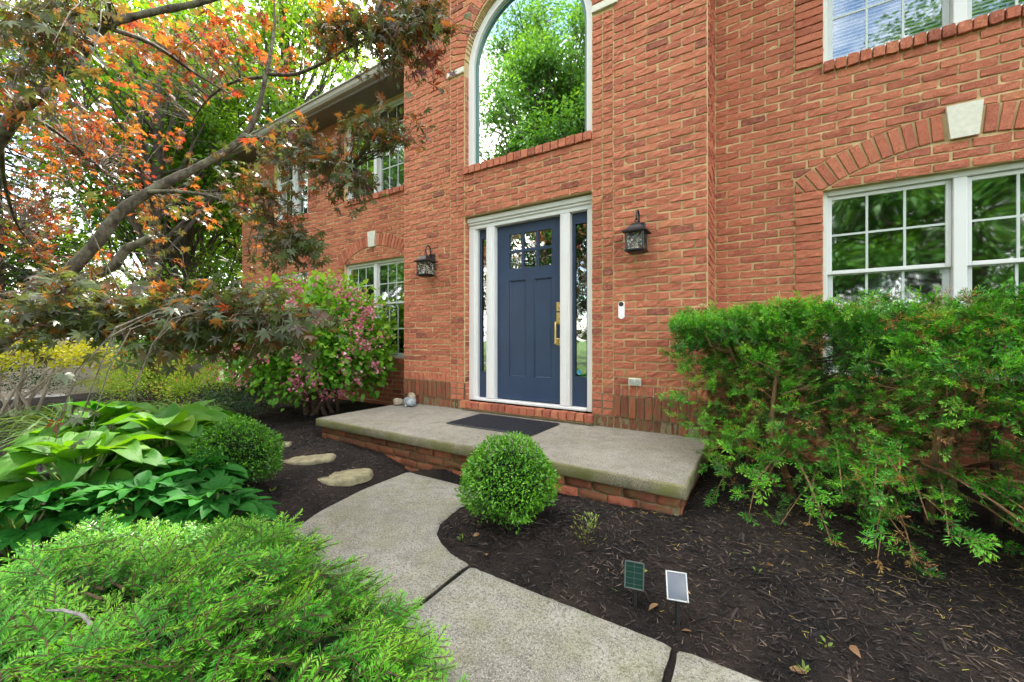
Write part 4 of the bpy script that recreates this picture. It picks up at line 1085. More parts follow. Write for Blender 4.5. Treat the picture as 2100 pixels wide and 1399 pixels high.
def t_spray(seed, L=1., nside=5, nl=.16, dens=26, flat=.5, wn=.014, tipA=.28, stem=True, up=.35, fw=.75):
    """a conifer spray: stem with side shoots, each lined with needles; along +X, length 1"""
    g_ = np.random.default_rng(seed); V = []; Fq = []; A = []; MI = []
    def needles(p0, p1, n, a0, a1, full):
        p0, p1 = np.array(p0), np.array(p1); ax = (p1-p0); ln = np.linalg.norm(ax); ax = ax/ln
        sd = np.cross((0, 0, 1), ax); sd /= np.linalg.norm(sd)+1e-9; un = np.cross(ax, sd)
        for i in range(n):
            s = (i+g_.random())/n; p = p0+(p1-p0)*s
            th = (g_.choice([-1, 1])*(PI/2+g_.normal(0, flat)) if not full else g_.random()*6.28)
            o = sd*math.sin(th)+un*(math.cos(th)*.8+up*.6)
            fwd_ = fw+.5*s; d = o+ax*fwd_; d /= np.linalg.norm(d); l = nl*(.75+.4*g_.random())*(1-.35*max(0, s-.8)/.2)
            q = np.cross(d, un+.3*g_.normal(0, 1, 3)); q /= np.linalg.norm(q)+1e-9
            b = len(V); V.extend([tuple(p-q*wn*.5), tuple(p+d*l*.55-q*wn*.55), tuple(p+d*l), tuple(p+d*l*.55+q*wn*.55)]); Fq.append((b, b+1, b+2, b+3)); aa = a0+(a1-a0)*s; A.extend([aa-.06, aa, aa+.05, aa]); MI.append(0)
        if stem:
            r = .010; b = len(V); V.extend([tuple(p0+sd*r), tuple(p0-sd*r), tuple(p1-sd*r*.6), tuple(p1+sd*r*.6)]); Fq.append((b, b+1, b+2, b+3)); A.extend([.5]*4); MI.append(1)
            b = len(V); V.extend([tuple(p0+un*r), tuple(p0-un*r), tuple(p1-un*r*.6), tuple(p1+un*r*.6)]); Fq.append((b, b+1, b+2, b+3)); A.extend([.5]*4); MI.append(1)
    needles((0, 0, 0), (L, 0, .06*L), int(dens*1.5), -.15, tipA, False)
    for k in range(nside):
        s = .15+.62*(k+.5*g_.random())/max(1, nside); sg = 1 if k % 2 else -1; ln = L*(.52-.32*s)*(.8+.4*g_.random()); a = sg*(.75+.25*g_.random())
        p0 = (s*L, 0, .06*s*L); needles(p0, (s*L+ln*math.cos(a), ln*math.sin(a), .06*s*L+ln*g_.normal(.10, .12)), int(dens*ln/L*1.5), -.1, tipA, False)
    return tm(V, Fq, A, MI)
def unit(v): return v/(np.linalg.norm(v, axis=-1, keepdims=True)+1e-9)
def plant_part(batch, name, mats, root, kind=None, smooth=False):
    o = batch.build(name, mats, None, kind, smooth); o.parent = root; o.matrix_parent_inverse = Matrix.Translation(-root.location); return o

# ------------------------------------------------------------------ boxwood balls
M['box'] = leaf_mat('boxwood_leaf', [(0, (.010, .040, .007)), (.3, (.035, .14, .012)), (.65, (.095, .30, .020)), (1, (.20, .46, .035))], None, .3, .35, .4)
M['twig'] = bark_mat('twig_bark', (.05, .035, .022), (.13, .09, .06), None, 60)
M['twig2'] = bark_mat('orange_twig', (.16, .09, .045), (.28, .17, .09), None, 60)
M['core'] = plain('shrub_shade_core', (.010, .016, .006), .95, .1, 0, .3)  # near-black shell colour stands in for shade inside the foliage
def boxwood(c, rx, rz, n, seed, label, group='clipped round boxwoods', bias=0.):
    g_ = np.random.default_rng(seed); z0 = gz(c[0], c[1]); t = thing('boxwood', label, 'shrub', (c[0], c[1], z0), group)
    lump = lambda u: 1+.065*np.sin(5*u[:, 0]+seed)*np.sin(4*u[:, 1]+1)+.06*np.sin(6*u[:, 1]+2*u[:, 2])+.05*np.sin(11*u[:, 2]+7*u[:, 0]+seed)
    u = unit(g_.normal(0, 1, (n, 3))); rr = (1-.28*g_.random(n)**1.8)*lump(u)*(1+g_.normal(0, .03, n)); u[:, 2] = np.where(u[:, 2] < -.75, -u[:, 2]*.2, u[:, 2])
    P = np.array([c[0], c[1], z0+rz*.98])+u*np.array([rx, rx, rz])*rr[:, None]
    d = unit(u*.75+g_.normal(0, .55, (n, 3))+np.array([0, 0, .35])); up = unit(u+g_.normal(0, .6, (n, 3))+np.array([0, 0, .4]))
    rnd = np.clip(.04+.52*((rr-.72)/.3)+.12*u[:, 2]+bias+g_.normal(0, .17, n), 0, 1)  # inner leaves darker: shade within the ball put into leaf colour
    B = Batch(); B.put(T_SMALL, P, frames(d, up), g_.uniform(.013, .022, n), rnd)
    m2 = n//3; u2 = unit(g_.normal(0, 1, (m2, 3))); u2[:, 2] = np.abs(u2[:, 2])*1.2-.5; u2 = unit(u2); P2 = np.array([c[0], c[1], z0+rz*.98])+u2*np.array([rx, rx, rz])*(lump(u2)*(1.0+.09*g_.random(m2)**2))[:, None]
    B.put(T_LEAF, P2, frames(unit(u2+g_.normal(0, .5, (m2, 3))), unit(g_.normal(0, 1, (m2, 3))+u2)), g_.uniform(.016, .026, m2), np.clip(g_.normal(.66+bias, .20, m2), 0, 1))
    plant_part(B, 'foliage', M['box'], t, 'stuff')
    m_ = MB()
    for k in range(16):
        a = g_.random()*6.28; q = unit(np.array([math.cos(a)*.8, math.sin(a)*.8, .5+g_.random()])); e = np.array([c[0], c[1], z0+.04])+q*rx*1.5*np.array([.8, .8, 1]); m_.tube([(c[0], c[1], z0-.03), tuple(np.array([c[0], c[1], z0+.04])+q*rx*.6*np.array([.6, .6, 1.2])), tuple(e)], [.011, .007, .002], 5)
    wpart(m_, 'stem', M['twig'], t)
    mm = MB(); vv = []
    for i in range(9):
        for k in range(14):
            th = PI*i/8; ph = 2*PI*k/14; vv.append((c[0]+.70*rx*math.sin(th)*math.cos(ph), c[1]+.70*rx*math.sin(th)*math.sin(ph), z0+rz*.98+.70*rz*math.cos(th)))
    mm.add(vv, [(i*14+k, i*14+(k+1) % 14, (i+1)*14+(k+1) % 14, (i+1)*14+k) for i in range(8) for k in range(14)]); wpart(mm, 'shade_core', M['core'], t)
boxwood((-1.29, -1.72), .258, .245, 9000, 1, 'round clipped boxwood in front of the porch beside the path', bias=.03)
boxwood((-3.16, -2.39), .262, .245, 9000, 2, 'round dark boxwood at left beside the flat stones', bias=-.16)

# ------------------------------------------------------------------ spreading spruce in the foreground
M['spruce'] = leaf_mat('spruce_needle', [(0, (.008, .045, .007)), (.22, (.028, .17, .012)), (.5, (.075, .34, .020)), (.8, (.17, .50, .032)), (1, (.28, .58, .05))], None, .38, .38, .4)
M['spruce_twig'] = bark_mat('spruce_twig', (.10, .065, .035), (.22, .15, .085), None, 80)
SC0 = np.array([-1.55, -3.28]); SAX, SAY, SH = 1.20, .62, .40
t = thing('spreading_spruce', 'low spreading spruce with fresh green tips in the near foreground', 'shrub', (SC0[0], SC0[1], 0))
g_ = np.random.default_rng(21)
def spruce_z(u, v): return SH*np.clip(1-(u*u+v*v)**1.5, 0, 1)**.55
tmp = [t_spray(100+s, 1, 5, .115, 50, .42, .0140, .50, True, .15, .40) for s in range(7)]
B = Batch(); n = 1150
a = g_.uniform(0, 6.28, n); r = np.sqrt(g_.random(n))*1.0
u, v = r*np.cos(a), r*np.sin(a); uv = unit(np.stack([u, v], 1)+1e-6)
top = spruce_z(u, v); dep = g_.random(n)**1.4*.20
P = np.stack([SC0[0]+SAX*u, SC0[1]+SAY*v, top*(1+.10*np.sin(7*u+3*v)+.08*np.sin(11*v-4*u))-dep], 1); P[:, 2] = np.maximum(P[:, 2], .03)
flow = .55*np.stack([np.sin(3.1*u+1.3*v), np.cos(2.7*v-2.1*u)], 1)
d2 = unit(uv*(.35+.9*r[:, None])+flow+g_.normal(0, .5, (n, 2))); el = np.clip(.34-.26*r+g_.normal(0, .20, n), -.35, .95)
d = np.stack([d2[:, 0]*np.cos(el), d2[:, 1]*np.cos(el), np.sin(el)], 1); up = unit(np.stack([u*.5, v*.5, np.ones(n)], 1)+g_.normal(0, .28, (n, 3)))
Lf = g_.uniform(.15, .235, n); P = P-d*Lf[:, None]*.45
rnd = np.clip(.50-2.9*dep+g_.normal(0, .17, n)+.10*np.sin(4*u+2)*np.cos(5*v), .02, .8)  # deeper sprays darkened, so the gaps carry shade in their colour
for k in range(7):
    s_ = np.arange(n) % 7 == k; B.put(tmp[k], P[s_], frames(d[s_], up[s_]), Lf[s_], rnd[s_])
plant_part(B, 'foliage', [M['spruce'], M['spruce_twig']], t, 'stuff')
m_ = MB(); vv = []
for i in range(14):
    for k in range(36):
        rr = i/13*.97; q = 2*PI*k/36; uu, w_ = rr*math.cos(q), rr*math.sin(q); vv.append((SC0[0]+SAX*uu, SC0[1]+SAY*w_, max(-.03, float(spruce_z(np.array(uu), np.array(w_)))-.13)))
m_.add(vv, [(i*36+k, i*36+(k+1) % 36, (i+1)*36+(k+1) % 36, (i+1)*36+k) for i in range(13) for k in range(36)]); wpart(m_, 'shade_core', M['core'], t)
m_ = MB()
for k in range(46):
    q = g_.uniform(0, 6.28); e = g_.uniform(.5, .95); pts = []
    for s_ in np.linspace(.42, 1, 6):
        uu, w_ = e*s_*math.cos(q+.5*s_*math.sin(k)), e*s_*math.sin(q+.5*s_*math.sin(k)); pts.append((SC0[0]+SAX*uu, SC0[1]+SAY*w_, float(spruce_z(np.array(uu), np.array(w_)))-.085+.02*math.sin(9*s_+k)))
    m_.tube(pts, list(np.linspace(.005, .002, 6)), 6)
wpart(m_, 'branch', M['spruce_twig'], t)
bl = MB().tube([tuple(at_depth(95, 1252, 1.13)), tuple(at_depth(130, 1252, 1.12)), tuple(at_depth(170, 1262, 1.11)), tuple(at_depth(190, 1285, 1.1)), tuple(at_depth(205, 1310, 1.1)), tuple(at_depth(214, 1345, 1.1))], [.003, .0045, .005, .0055, .006, .007], 7)
wpart(bl, 'bare_branch', bark_mat('pale_dead_bark', (.22, .20, .18), (.45, .42, .38), None, 90), t, True)

# ------------------------------------------------------------------ yew hedge at right
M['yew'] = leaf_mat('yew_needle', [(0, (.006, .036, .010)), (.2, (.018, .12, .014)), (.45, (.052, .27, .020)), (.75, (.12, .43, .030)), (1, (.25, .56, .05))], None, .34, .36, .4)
M['yewdead'] = leaf_mat('dry_yew_needle', [(0, (.34, .15, .05)), (.5, (.52, .28, .09)), (1, (.60, .46, .12))], None, .25, .6)
t = thing('yew_hedge', 'tall clipped yew hedge with bare brown branches under the right windows', 'hedge', (.9, -.3, .08))
g_ = np.random.default_rng(33)
def yew_front(x): return -.74-.50*np.clip((x+.35)/1.3, 0, 1)
yt = [t_spray(300+s, 1, 1+s % 3, .25, 20, .75, .038, .42, True, .3, .5) for s in range(6)]
yd = [t_spray(330+s, 1, 2, .20, 13, .9, .022, .2, True, .1) for s in range(3)]
B = Batch(); D = Batch()
def place(Pp, dirs, upv, L, rn, dead=.0):
    n_ = len(Pp); isd = g_.random(n_) < dead
    for k in range(6):
        s_ = (np.arange(n_) % 6 == k) & ~isd; B.put(yt[k], Pp[s_], frames(dirs[s_], upv[s_]), L[s_], rn[s_])
    for k in range(3):
        s_ = (np.arange(n_) % 3 == k) & isd; D.put(yd[k], Pp[s_], frames(dirs[s_], upv[s_]), L[s_], np.clip(g_.uniform(0, .8, s_.sum()), 0, 1))
# flat top
n = 2700; x = g_.uniform(-.56, 3.3, n); y = g_.uniform(-.68, .36, n); y = np.where(g_.random(n) < .45, -.68+.16*g_.random(n), y)
y = np.where((x < BX1+.1) & (y > -.12), g_.uniform(-.62, -.15, n), y)
z = 1.335+.03*np.sin(5*x+1)+.025*np.sin(9*y+3*x)-g_.random(n)**2*.20
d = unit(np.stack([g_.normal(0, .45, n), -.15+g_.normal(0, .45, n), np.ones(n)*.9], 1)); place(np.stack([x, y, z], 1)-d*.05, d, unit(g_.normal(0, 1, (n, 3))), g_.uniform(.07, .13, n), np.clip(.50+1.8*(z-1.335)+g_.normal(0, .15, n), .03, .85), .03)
# front face, thinner towards the ground
n = 6600; x = g_.uniform(-.58, 3.3, n); h = g_.random(n)**.72; z = .20+1.18*h
yf = yew_front(x)*(.25+.75*np.clip(1.25-h*.75, 0, 1))-.18*np.sin(3.3*x+5*z)*.5; y = yf+g_.random(n)**1.5*.36
y = np.where((x < PX1+.05), np.clip(y, -.75, -.18), y)
keep = (g_.random(n) < .42+.58*np.clip((z-.75)/.4, 0, 1)) & (np.sin(4.1*x+3*z)+np.sin(7.3*x-5*z+1) > -.95) & ~((x < PX1+.03) & (z < .55)); x, y, z = x[keep], y[keep], z[keep]; n = len(x)
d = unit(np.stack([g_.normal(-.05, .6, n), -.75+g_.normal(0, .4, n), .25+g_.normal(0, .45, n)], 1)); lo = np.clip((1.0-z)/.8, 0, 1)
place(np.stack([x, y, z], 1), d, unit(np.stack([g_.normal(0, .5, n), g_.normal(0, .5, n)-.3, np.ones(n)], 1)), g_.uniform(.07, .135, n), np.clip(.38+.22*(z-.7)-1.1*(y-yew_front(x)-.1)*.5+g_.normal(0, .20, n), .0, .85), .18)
# inner sprigs, darker leaf colour standing in for shade
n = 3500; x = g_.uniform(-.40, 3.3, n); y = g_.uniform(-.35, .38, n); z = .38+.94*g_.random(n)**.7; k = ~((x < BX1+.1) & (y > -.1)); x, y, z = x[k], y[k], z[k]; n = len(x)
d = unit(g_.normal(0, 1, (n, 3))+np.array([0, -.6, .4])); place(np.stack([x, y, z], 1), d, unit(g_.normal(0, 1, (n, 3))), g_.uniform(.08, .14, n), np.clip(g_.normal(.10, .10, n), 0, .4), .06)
# long low sprays reaching over the mulch
br = MB(); lows = []
for k in range(100):
    x0 = g_.uniform(-.1, 3.0); p0 = np.array([x0, -.25+g_.normal(0, .1), .20+.25*g_.random()]); xe = max(-.26, x0+g_.normal(-.05, .28)); yfe = yew_front(xe)-.10-.28*g_.random()
    e = np.array([xe, yfe, .16+.42*g_.random()]); e[2] = max(e[2], gz(e[0], e[1])+.035)
    pts = [p0+(e-p0)*s_+np.array([0, 0, .14*math.sin(PI*s_)]) for s_ in np.linspace(0, 1, 7)]; br.tube(pts, list(np.linspace(.009, .002, 7)), 5)
    for s_ in np.linspace(.34, 1, 9):
        p = p0+(e-p0)*s_+np.array([0, 0, .14*math.sin(PI*s_)]); dd = unit((e-p0)/np.linalg.norm(e-p0)+g_.normal(0, .42, 3)+np.array([0, 0, -.1*s_])); lows.append((p, dd))
P = np.array([q[0] for q in lows]); d = np.array([q[1] for q in lows]); n = len(P)
place(P, d, unit(g_.normal(0, .35, (n, 3))+np.array([0, 0, 1.])), g_.uniform(.09, .16, n), np.clip(g_.normal(.36, .2, n), 0, .85), .10)
ends = []
for k in range(24):
    bx = -.12+.13*k+g_.normal(0, .04); by = -.36+g_.normal(0, .12); z0 = gz(bx, min(by, .4))-.03; m_ = MB()
    top = np.array([bx+g_.normal(0, .25), by-.22+g_.normal(0, .14), 1.20+.12*g_.random()]); mid = np.array([bx+g_.normal(0, .1), by-.16+g_.normal(0, .10), .58])
    m_.tube([(bx, by, z0), tuple((np.array([bx, by, z0])+mid)/2+g_.normal(0, .02, 3)), tuple(mid), tuple((mid+top)/2+g_.normal(0, .05, 3)), tuple(top)], [.024, .02, .016, .010, .004], 7)
    for j in range(7):
        s_ = g_.uniform(.1, .8); p = mid+(top-mid)*s_; e = p+unit(np.array([g_.normal(0, .8), -.55+g_.normal(0, .5), .35+.5*g_.random()]))*g_.uniform(.16, .34); m_.tube([tuple(p), tuple((p+e)/2+g_.normal(0, .03, 3)), tuple(e)], [.006, .004, .0015], 5); ends += [(e, unit(e-p)), (e, unit(e-p+np.array([.2, -.1, .2]))), ((p+e)/2, unit(e-p+g_.normal(0, .5, 3)))]
    wpart(m_, 'branch', M['twig2'] if k % 3 else M['twig'], t, True)
P = np.array([q[0] for q in ends]); d = np.array([q[1] for q in ends])
d = unit(d+g_.normal(0, .25, d.shape)); n = len(P); place(P, d, unit(g_.normal(0, .5, (n, 3))+np.array([0, -.4, 1.])), g_.uniform(.08, .13, n), np.clip(g_.normal(.45, .2, n), 0, .85), .12)
plant_part(B, 'foliage', [M['yew'], M['twig2']], t, 'stuff'); plant_part(D, 'dry_sprigs', [M['yewdead'], M['twig2']], t, 'stuff')
wpart(br, 'low_branch', M['twig2'], t)
# ------------------------------------------------------------------ small seedlings in the mulch
M['seed'] = leaf_mat('seedling_leaf', [(0, (.05, .10, .015)), (.5, (.12, .22, .03)), (1, (.30, .28, .06))], None, .3)
def sprout(x, y, n, hgt, spread, L, label, cat='seedling', tm_=None, name='seedling', base=.5):
    g2 = np.random.default_rng(int(abs(x*1000+y*77))); z0 = gz(x, y); t_ = thing(name, label, cat, (x, y, z0)); B_ = Batch(); m_ = MB()
    s_ = g2.random(n); a_ = g2.uniform(0, 6.28, n)
    P_ = np.stack([x+spread*np.cos(a_)*s_, y+spread*np.sin(a_)*s_, z0+hgt*g2.random(n)], 1); d_ = unit(np.stack([np.cos(a_), np.sin(a_), .5+g2.random(n)], 1))
    B_.put(tm_ or T_LEAF, P_, frames(d_, unit(g2.normal(0, .4, (n, 3))+np.array([0, 0, 1.]))), L*g2.uniform(.7, 1.2, n), np.clip(g2.normal(base, .25, n), 0, 1)); plant_part(B_, 'leaves', M['seed'], t_)
    for k in range(min(n, 7)): m_.tube([(x, y, z0-.01), tuple(P_[k])], .0015, 4)
    wpart(m_, 'stem', M['twig'], t_)
sprout(-.79, -1.72, 110, .15, .085, .020, 'small leggy barberry seedling right of the round boxwood', 'seedling', None, 'barberry_seedling', .65)
sprout(-.50, -1.84, 10, .012, .02, .03, 'bright green sprig behind the dark solar light', base=.6)
sprout(-1.46, -1.96, 5, .05, .012, .03, 'tiny green sprout inside the curve of the path', base=.35)
sprout(-1.42, -1.83, 5, .012, .01, .022, 'tiny sprout below the round boxwood', base=.4)
sprout(-.02, -1.60, 5, .012, .012, .02, 'tiny green sprout among fallen needles', base=.4)
sprout(.20, -1.88, 6, .014, .014, .024, 'small green weed on the open mulch', base=.5)
sprout(.12, -2.03, 6, .02, .015, .03, 'small green weed near the path at the bottom', base=.4)
sprout(-2.99, -2.24, 6, .012, .02, .035, 'tiny weed between left boxwood and spruce', base=.4)
# ------------------------------------------------------------------ hostas
def hosta_mat():
    m_, n_ = new_mat('hosta_leaf'); a = attr(n_); b = attr(n_, 'rib'); P = pos(n_)
    v = mathn(n_, 'ADD', a, mathn(n_, 'MULTIPLY', mathn(n_, 'SUBTRACT', noise(n_, 9, 3, .5, P), .5), .3))
    c = ramp(n_, v, [(0, (.016, .085, .012)), (.4, (.045, .19, .016)), (.75, (.12, .30, .018)), (1, (.25, .40, .025))])
    c = mixc(n_, mathn(n_, 'MULTIPLY', b, .6), c, mixc(n_, 1., c, (.55, .62, .5), 'MULTIPLY'))
    p = n_.nodes.new('ShaderNodeBsdfPrincipled'); n_.links.new(c, p.inputs['Base Color']); p.inputs['Roughness'].default_value = .58; p.inputs['Specular IOR Level'].default_value = .22
    n_.links.new(bump(n_, mathn(n_, 'ADD', mathn(n_, 'MULTIPLY', b, -1.), noise(n_, 70, 2, .5, P)), .35, .006), p.inputs['Normal'])
    tr = n_.nodes.new('ShaderNodeBsdfTranslucent'); n_.links.new(mixc(n_, 1., c, (1.9, 1.6, .5), 'MULTIPLY'), tr.inputs['Color'])
    mx = n_.nodes.new('ShaderNodeMixShader'); mx.inputs[0].default_value = .38; n_.links.new(p.outputs[0], mx.inputs[1]); n_.links.new(tr.outputs[0], mx.inputs[2])
    o = n_.nodes.new('ShaderNodeOutputMaterial'); n_.links.new(mx.outputs[0], o.inputs['Surface']); return m_
M['hosta'] = hosta_mat()
def hosta_leaf_mesh(seed, rnd):
    g_ = np.random.default_rng(seed); nu, nv = 12, 14; v = []; rib = []
    cup = .25+.25*g_.random(); curl = .35+.4*g_.random(); wav = .02+.02*g_.random(); tw = g_.normal(0, .15)
    for i in range(nu+1):
        s = i/nu; w = .46*(math.sin(PI*min(1, (s*.93+.07))**.62)**.85)*(1-.1*s); w = max(w, .004)
        for j in range(nv+1):
            q = 2*j/nv-1; y = q*w; x = s-.13*abs(q)*(1-s)**3*2.2
            z = cup*(y*y)/.4*.9-curl*s*s*.55+.10*math.sin(PI*s)+wav*math.sin(9*s+3*q)*abs(q)+.008*math.cos(q*7*PI)*(1-abs(q)*.4)*min(1, w/.3)
            v.append((x, y, z+tw*y*s)); rib.append(.5+.5*math.cos(q*14*PI)*.8)
    f = [(i*(nv+1)+j, (i+1)*(nv+1)+j, (i+1)*(nv+1)+j+1, i*(nv+1)+j+1) for i in range(nu) for j in range(nv)]
    o = MB().add(v, f, rnd).build('leaf', M['hosta'], None, True); me = o.data; bpy.data.objects.remove(o)
    at = me.attributes.new('rib', 'FLOAT', 'POINT'); at.data.foreach_set('value', np.array(rib, np.float32)); return me
HL = [hosta_leaf_mesh(s, r_) for s, r_ in enumerate([.25, .35, .42, .5, .55, .62, .7, .8, .9, .45])]
M['stalk'] = leaf_mat('green_stalk', [(0, (.08, .14, .03)), (1, (.16, .24, .05))], None, .15)
def hosta(c, rad, hgt, n, seed, label, Lm=.27):
    g_ = np.random.default_rng(seed); z0 = gz(*c); t_ = thing('hosta', label, 'hosta', (c[0], c[1], z0), 'broad-leaved hostas in the left bed'); st = MB()
    for k in range(n):
        ring = (k+.5)/n; a = k*2.399+g_.normal(0, .2); r = rad*(.10+.80*ring**.7); h = hgt*(1.02-.62*ring**1.5)*(.9+.2*g_.random()); L = Lm*(.75+.4*g_.random())*(.8+.3*ring)
        dirv = Vector((math.cos(a), math.sin(a), 0)); tilt = .55-1.15*ring+g_.normal(0, .14)
        x = (dirv*math.cos(tilt)+Vector((0, 0, math.sin(tilt)))).normalized(); zz = Vector((0, 0, 1)); zz = (zz-x*zz.dot(x)).normalized(); y = zz.cross(x)
        me = HL[min(9, max(0, int(g_.normal(5.4-4.0*ring, 1.7))))]
        o = bpy.data.objects.new('leaf', me); link(o, t_)
        b = Vector((c[0]+r*math.cos(a)*.75, c[1]+r*math.sin(a)*.75, z0+h)); roll = Matrix.Rotation(g_.normal(0, .22), 3, 'X')
        m3 = Matrix((x, y, zz)).transposed() @ roll
        o.matrix_parent_inverse = Matrix.Translation(-t_.location); o.matrix_basis = Matrix.Translation(b) @ m3.to_4x4() @ Matrix.Scale(L, 4)
        p0 = Vector((c[0]+.03*math.cos(a), c[1]+.03*math.sin(a), z0-.02)); md = p0*.45+b*.55+Vector((0, 0, .04))-dirv*.02
        st.tube([tuple(p0), tuple(md), tuple(b-zz*.004)], [.011, .008, .006], 6)
    wpart(st, 'stalk', M['stalk'], t_, True)
hosta((-3.35, -3.12), .52, .40, 38, 1, 'broad-leaved hosta nearest the left picture edge', .27)
hosta((-3.62, -2.62), .52, .42, 40, 2, 'broad-leaved hosta clump in the middle of the left bed', .28)
hosta((-4.25, -2.30), .42, .38, 26, 3, 'broad-leaved hosta directly behind the left boxwood', .26)
hosta((-4.45, -2.75), .52, .44, 34, 4, 'light green hosta at the back of the left bed', .28)
# ------------------------------------------------------------------ hellebores
M['helle'] = leaf_mat('hellebore_leaf', [(0, (.008, .050, .010)), (.5, (.022, .14, .018)), (1, (.055, .24, .030))], None, .32, .6, .10)
def helle_mesh(seed, rnd):
    g_ = np.random.default_rng(seed); mb_ = MB(); nl = 5+seed % 2
    for a in np.linspace(-1.6, 1.6, nl):
        L = (1-.18*abs(a))*(.9+.2*g_.random()); w = .235*L; n = 6; v = []
        for i in range(n+1):
            s = i/n; ww = w*math.sin(PI*(s*.93+.04)**.85); z = .16*math.sin(2.2*s)*.6-.30*s*s*(.7+.6*g_.random())*.6
            for q in (-1, -.45, 0, .45, 1): v.append((s*L*math.cos(a)-q*ww*math.sin(a), s*L*math.sin(a)+q*ww*math.cos(a), z+.32*ww*abs(q)+.01*g_.normal()))
        mb_.add(v, [(i*5+j, (i+1)*5+j, (i+1)*5+j+1, i*5+j+1) for i in range(n) for j in range(4)], float(np.clip(rnd+g_.normal(0, .08), 0, 1)))
    o = mb_.build('leaf', M['helle'], None, True); me = o.data; bpy.data.objects.remove(o); return me
HE = [helle_mesh(s, r_) for s, r_ in enumerate([.3, .4, .5, .6, .7, .5])]
def hellebore(c, rad, hgt, n, seed, label):
    g_ = np.random.default_rng(seed); z0 = gz(*c); t_ = thing('hellebore', label, 'hellebore', (c[0], c[1], z0), 'dark glossy hellebores in front of the hostas'); st = MB()
    for k in range(n):
        ring = (k+.5)/n; a = k*2.399+g_.normal(0, .2); r = rad*(.15+.85*ring**.6); h = hgt*(1.05-.45*ring)*(.85+.3*g_.random())
        dirv = Vector((math.cos(a), math.sin(a), 0)); tilt = .35-.6*ring+g_.normal(0, .15); x = (dirv*math.cos(tilt)+Vector((0, 0, math.sin(tilt)))).normalized(); zz = Vector((0, 0, 1)); zz = (zz-x*zz.dot(x)).normalized(); y = zz.cross(x)
        o = bpy.data.objects.new('leaf', HE[int(g_.integers(0, 6))]); link(o, t_); b = Vector((c[0]+r*math.cos(a)*.6, c[1]+r*math.sin(a)*.6, z0+h))
        o.matrix_parent_inverse = Matrix.Translation(-t_.location); o.matrix_basis = Matrix.Translation(b) @ Matrix((x, y, zz)).transposed().to_4x4() @ Matrix.Scale(.165*(.75+.4*g_.random()), 4)
        st.tube([(c[0]+.02*math.cos(a), c[1]+.02*math.sin(a), z0-.02), tuple(Vector((c[0], c[1], z0))*.5+b*.5+Vector((0, 0, .03))), tuple(b)], [.006, .005, .004], 5)
    wpart(st, 'stalk', M['stalk'], t_, True)
hellebore((-2.50, -2.78), .30, .26, 20, 1, 'dark glossy hellebore next to the spruce, nearest the path')
hellebore((-2.80, -3.02), .30, .30, 22, 2, 'dark glossy hellebore below the middle hosta')
hellebore((-2.95, -3.38), .30, .28, 20, 3, 'dark glossy hellebore at the left picture edge')
hellebore((-2.98, -2.66), .26, .27, 16, 4, 'dark glossy hellebore between boxwood and middle hosta')
# ------------------------------------------------------------------ leafy shrubs
def shrub(name, label, cat, c, rad, hgt, n, L, mat, seed, tmpl=None, base=.5, core=.0, lumps=14, stems=10, zlo=.1, group=None, sd=.18, stemmat=None, upb=.35, sigma=.30, low=-.35):
    g_ = np.random.default_rng(seed); z0 = gz(*c) if (-11 < c[0] < 4 and -6 < c[1] < .6) else -.06
    t_ = thing(name, label, cat, (c[0], c[1], z0), group)
    cl = unit(g_.normal(0, 1, (lumps, 3))); cl[:, 2] = np.abs(cl[:, 2])*(.75-low)+low; cl = unit(cl)*(.62+.25*g_.random((lumps, 1)))
    k = g_.integers(0, lumps, n); q = cl[k]+unit(g_.normal(0, 1, (n, 3)))*(sigma*g_.random((n, 1))**.5)*1.15
    P = np.array([c[0], c[1], z0+zlo+(hgt-zlo)*.5])+q*np.array([rad, rad, (hgt-zlo)*.5]); P[:, 2] = np.maximum(P[:, 2], z0+.03)
    rr = np.linalg.norm(q, axis=1); d = unit(q*.8+g_.normal(0, .6, (n, 3))+np.array([0, 0, .15])); up = unit(np.array([0, 0, 1.])+g_.normal(0, .5, (n, 3)))
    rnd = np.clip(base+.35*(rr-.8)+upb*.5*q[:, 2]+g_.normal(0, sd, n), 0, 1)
    B_ = Batch(); B_.put(tmpl or T_LEAF, P, frames(d, up), L*g_.uniform(.65, 1.25, n), rnd); plant_part(B_, 'foliage', mat, t_, 'stuff')
    m_ = MB()
    for i in range(stems):
        e = np.array([c[0], c[1], z0+zlo+(hgt-zlo)*.5])+cl[i % lumps]*np.array([rad, rad, (hgt-zlo)*.5])*.95; b = np.array([c[0]+g_.normal(0, rad*.12), c[1]+g_.normal(0, rad*.12), z0-.03])
        mid = b*.5+e*.5+np.array([0, 0, .12*hgt])+g_.normal(0, .05*rad, 3); m_.tube([tuple(b), tuple(b*.6+mid*.4+g_.normal(0, .02*rad, 3)), tuple(mid), tuple(e)], [.014*hgt+.004, .012*hgt+.003, .007*hgt+.002, .003], 6)
    wpart(m_, 'stem', stemmat or M['twig'], t_)
    return t_, cl, z0
M['weig'] = leaf_mat('weigela_leaf', [(0, (.025, .10, .012)), (.3, (.070, .23, .020)), (.65, (.15, .38, .030)), (1, (.30, .50, .06))], None, .38, .45)
M['pink'] = leaf_mat('pink_flower', [(0, (.36, .06, .11)), (.4, (.54, .15, .22)), (.75, (.66, .32, .38)), (1, (.74, .54, .54))], [(0, (.7, .12, .2)), (1, (.8, .5, .5))], .25, .6)
W0 = (-5.35, -.45)
t_, cl, z0 = shrub('weigela', 'pink flowering weigela shrub in front of the left ground-floor window', 'shrub', W0, 1.0, 1.88, 13000, .088, M['weig'], 41, T_LEAF_B, .55, lumps=64, stems=9, zlo=.06, sigma=.36, low=-.95)
g_ = np.random.default_rng(77); n = 3800
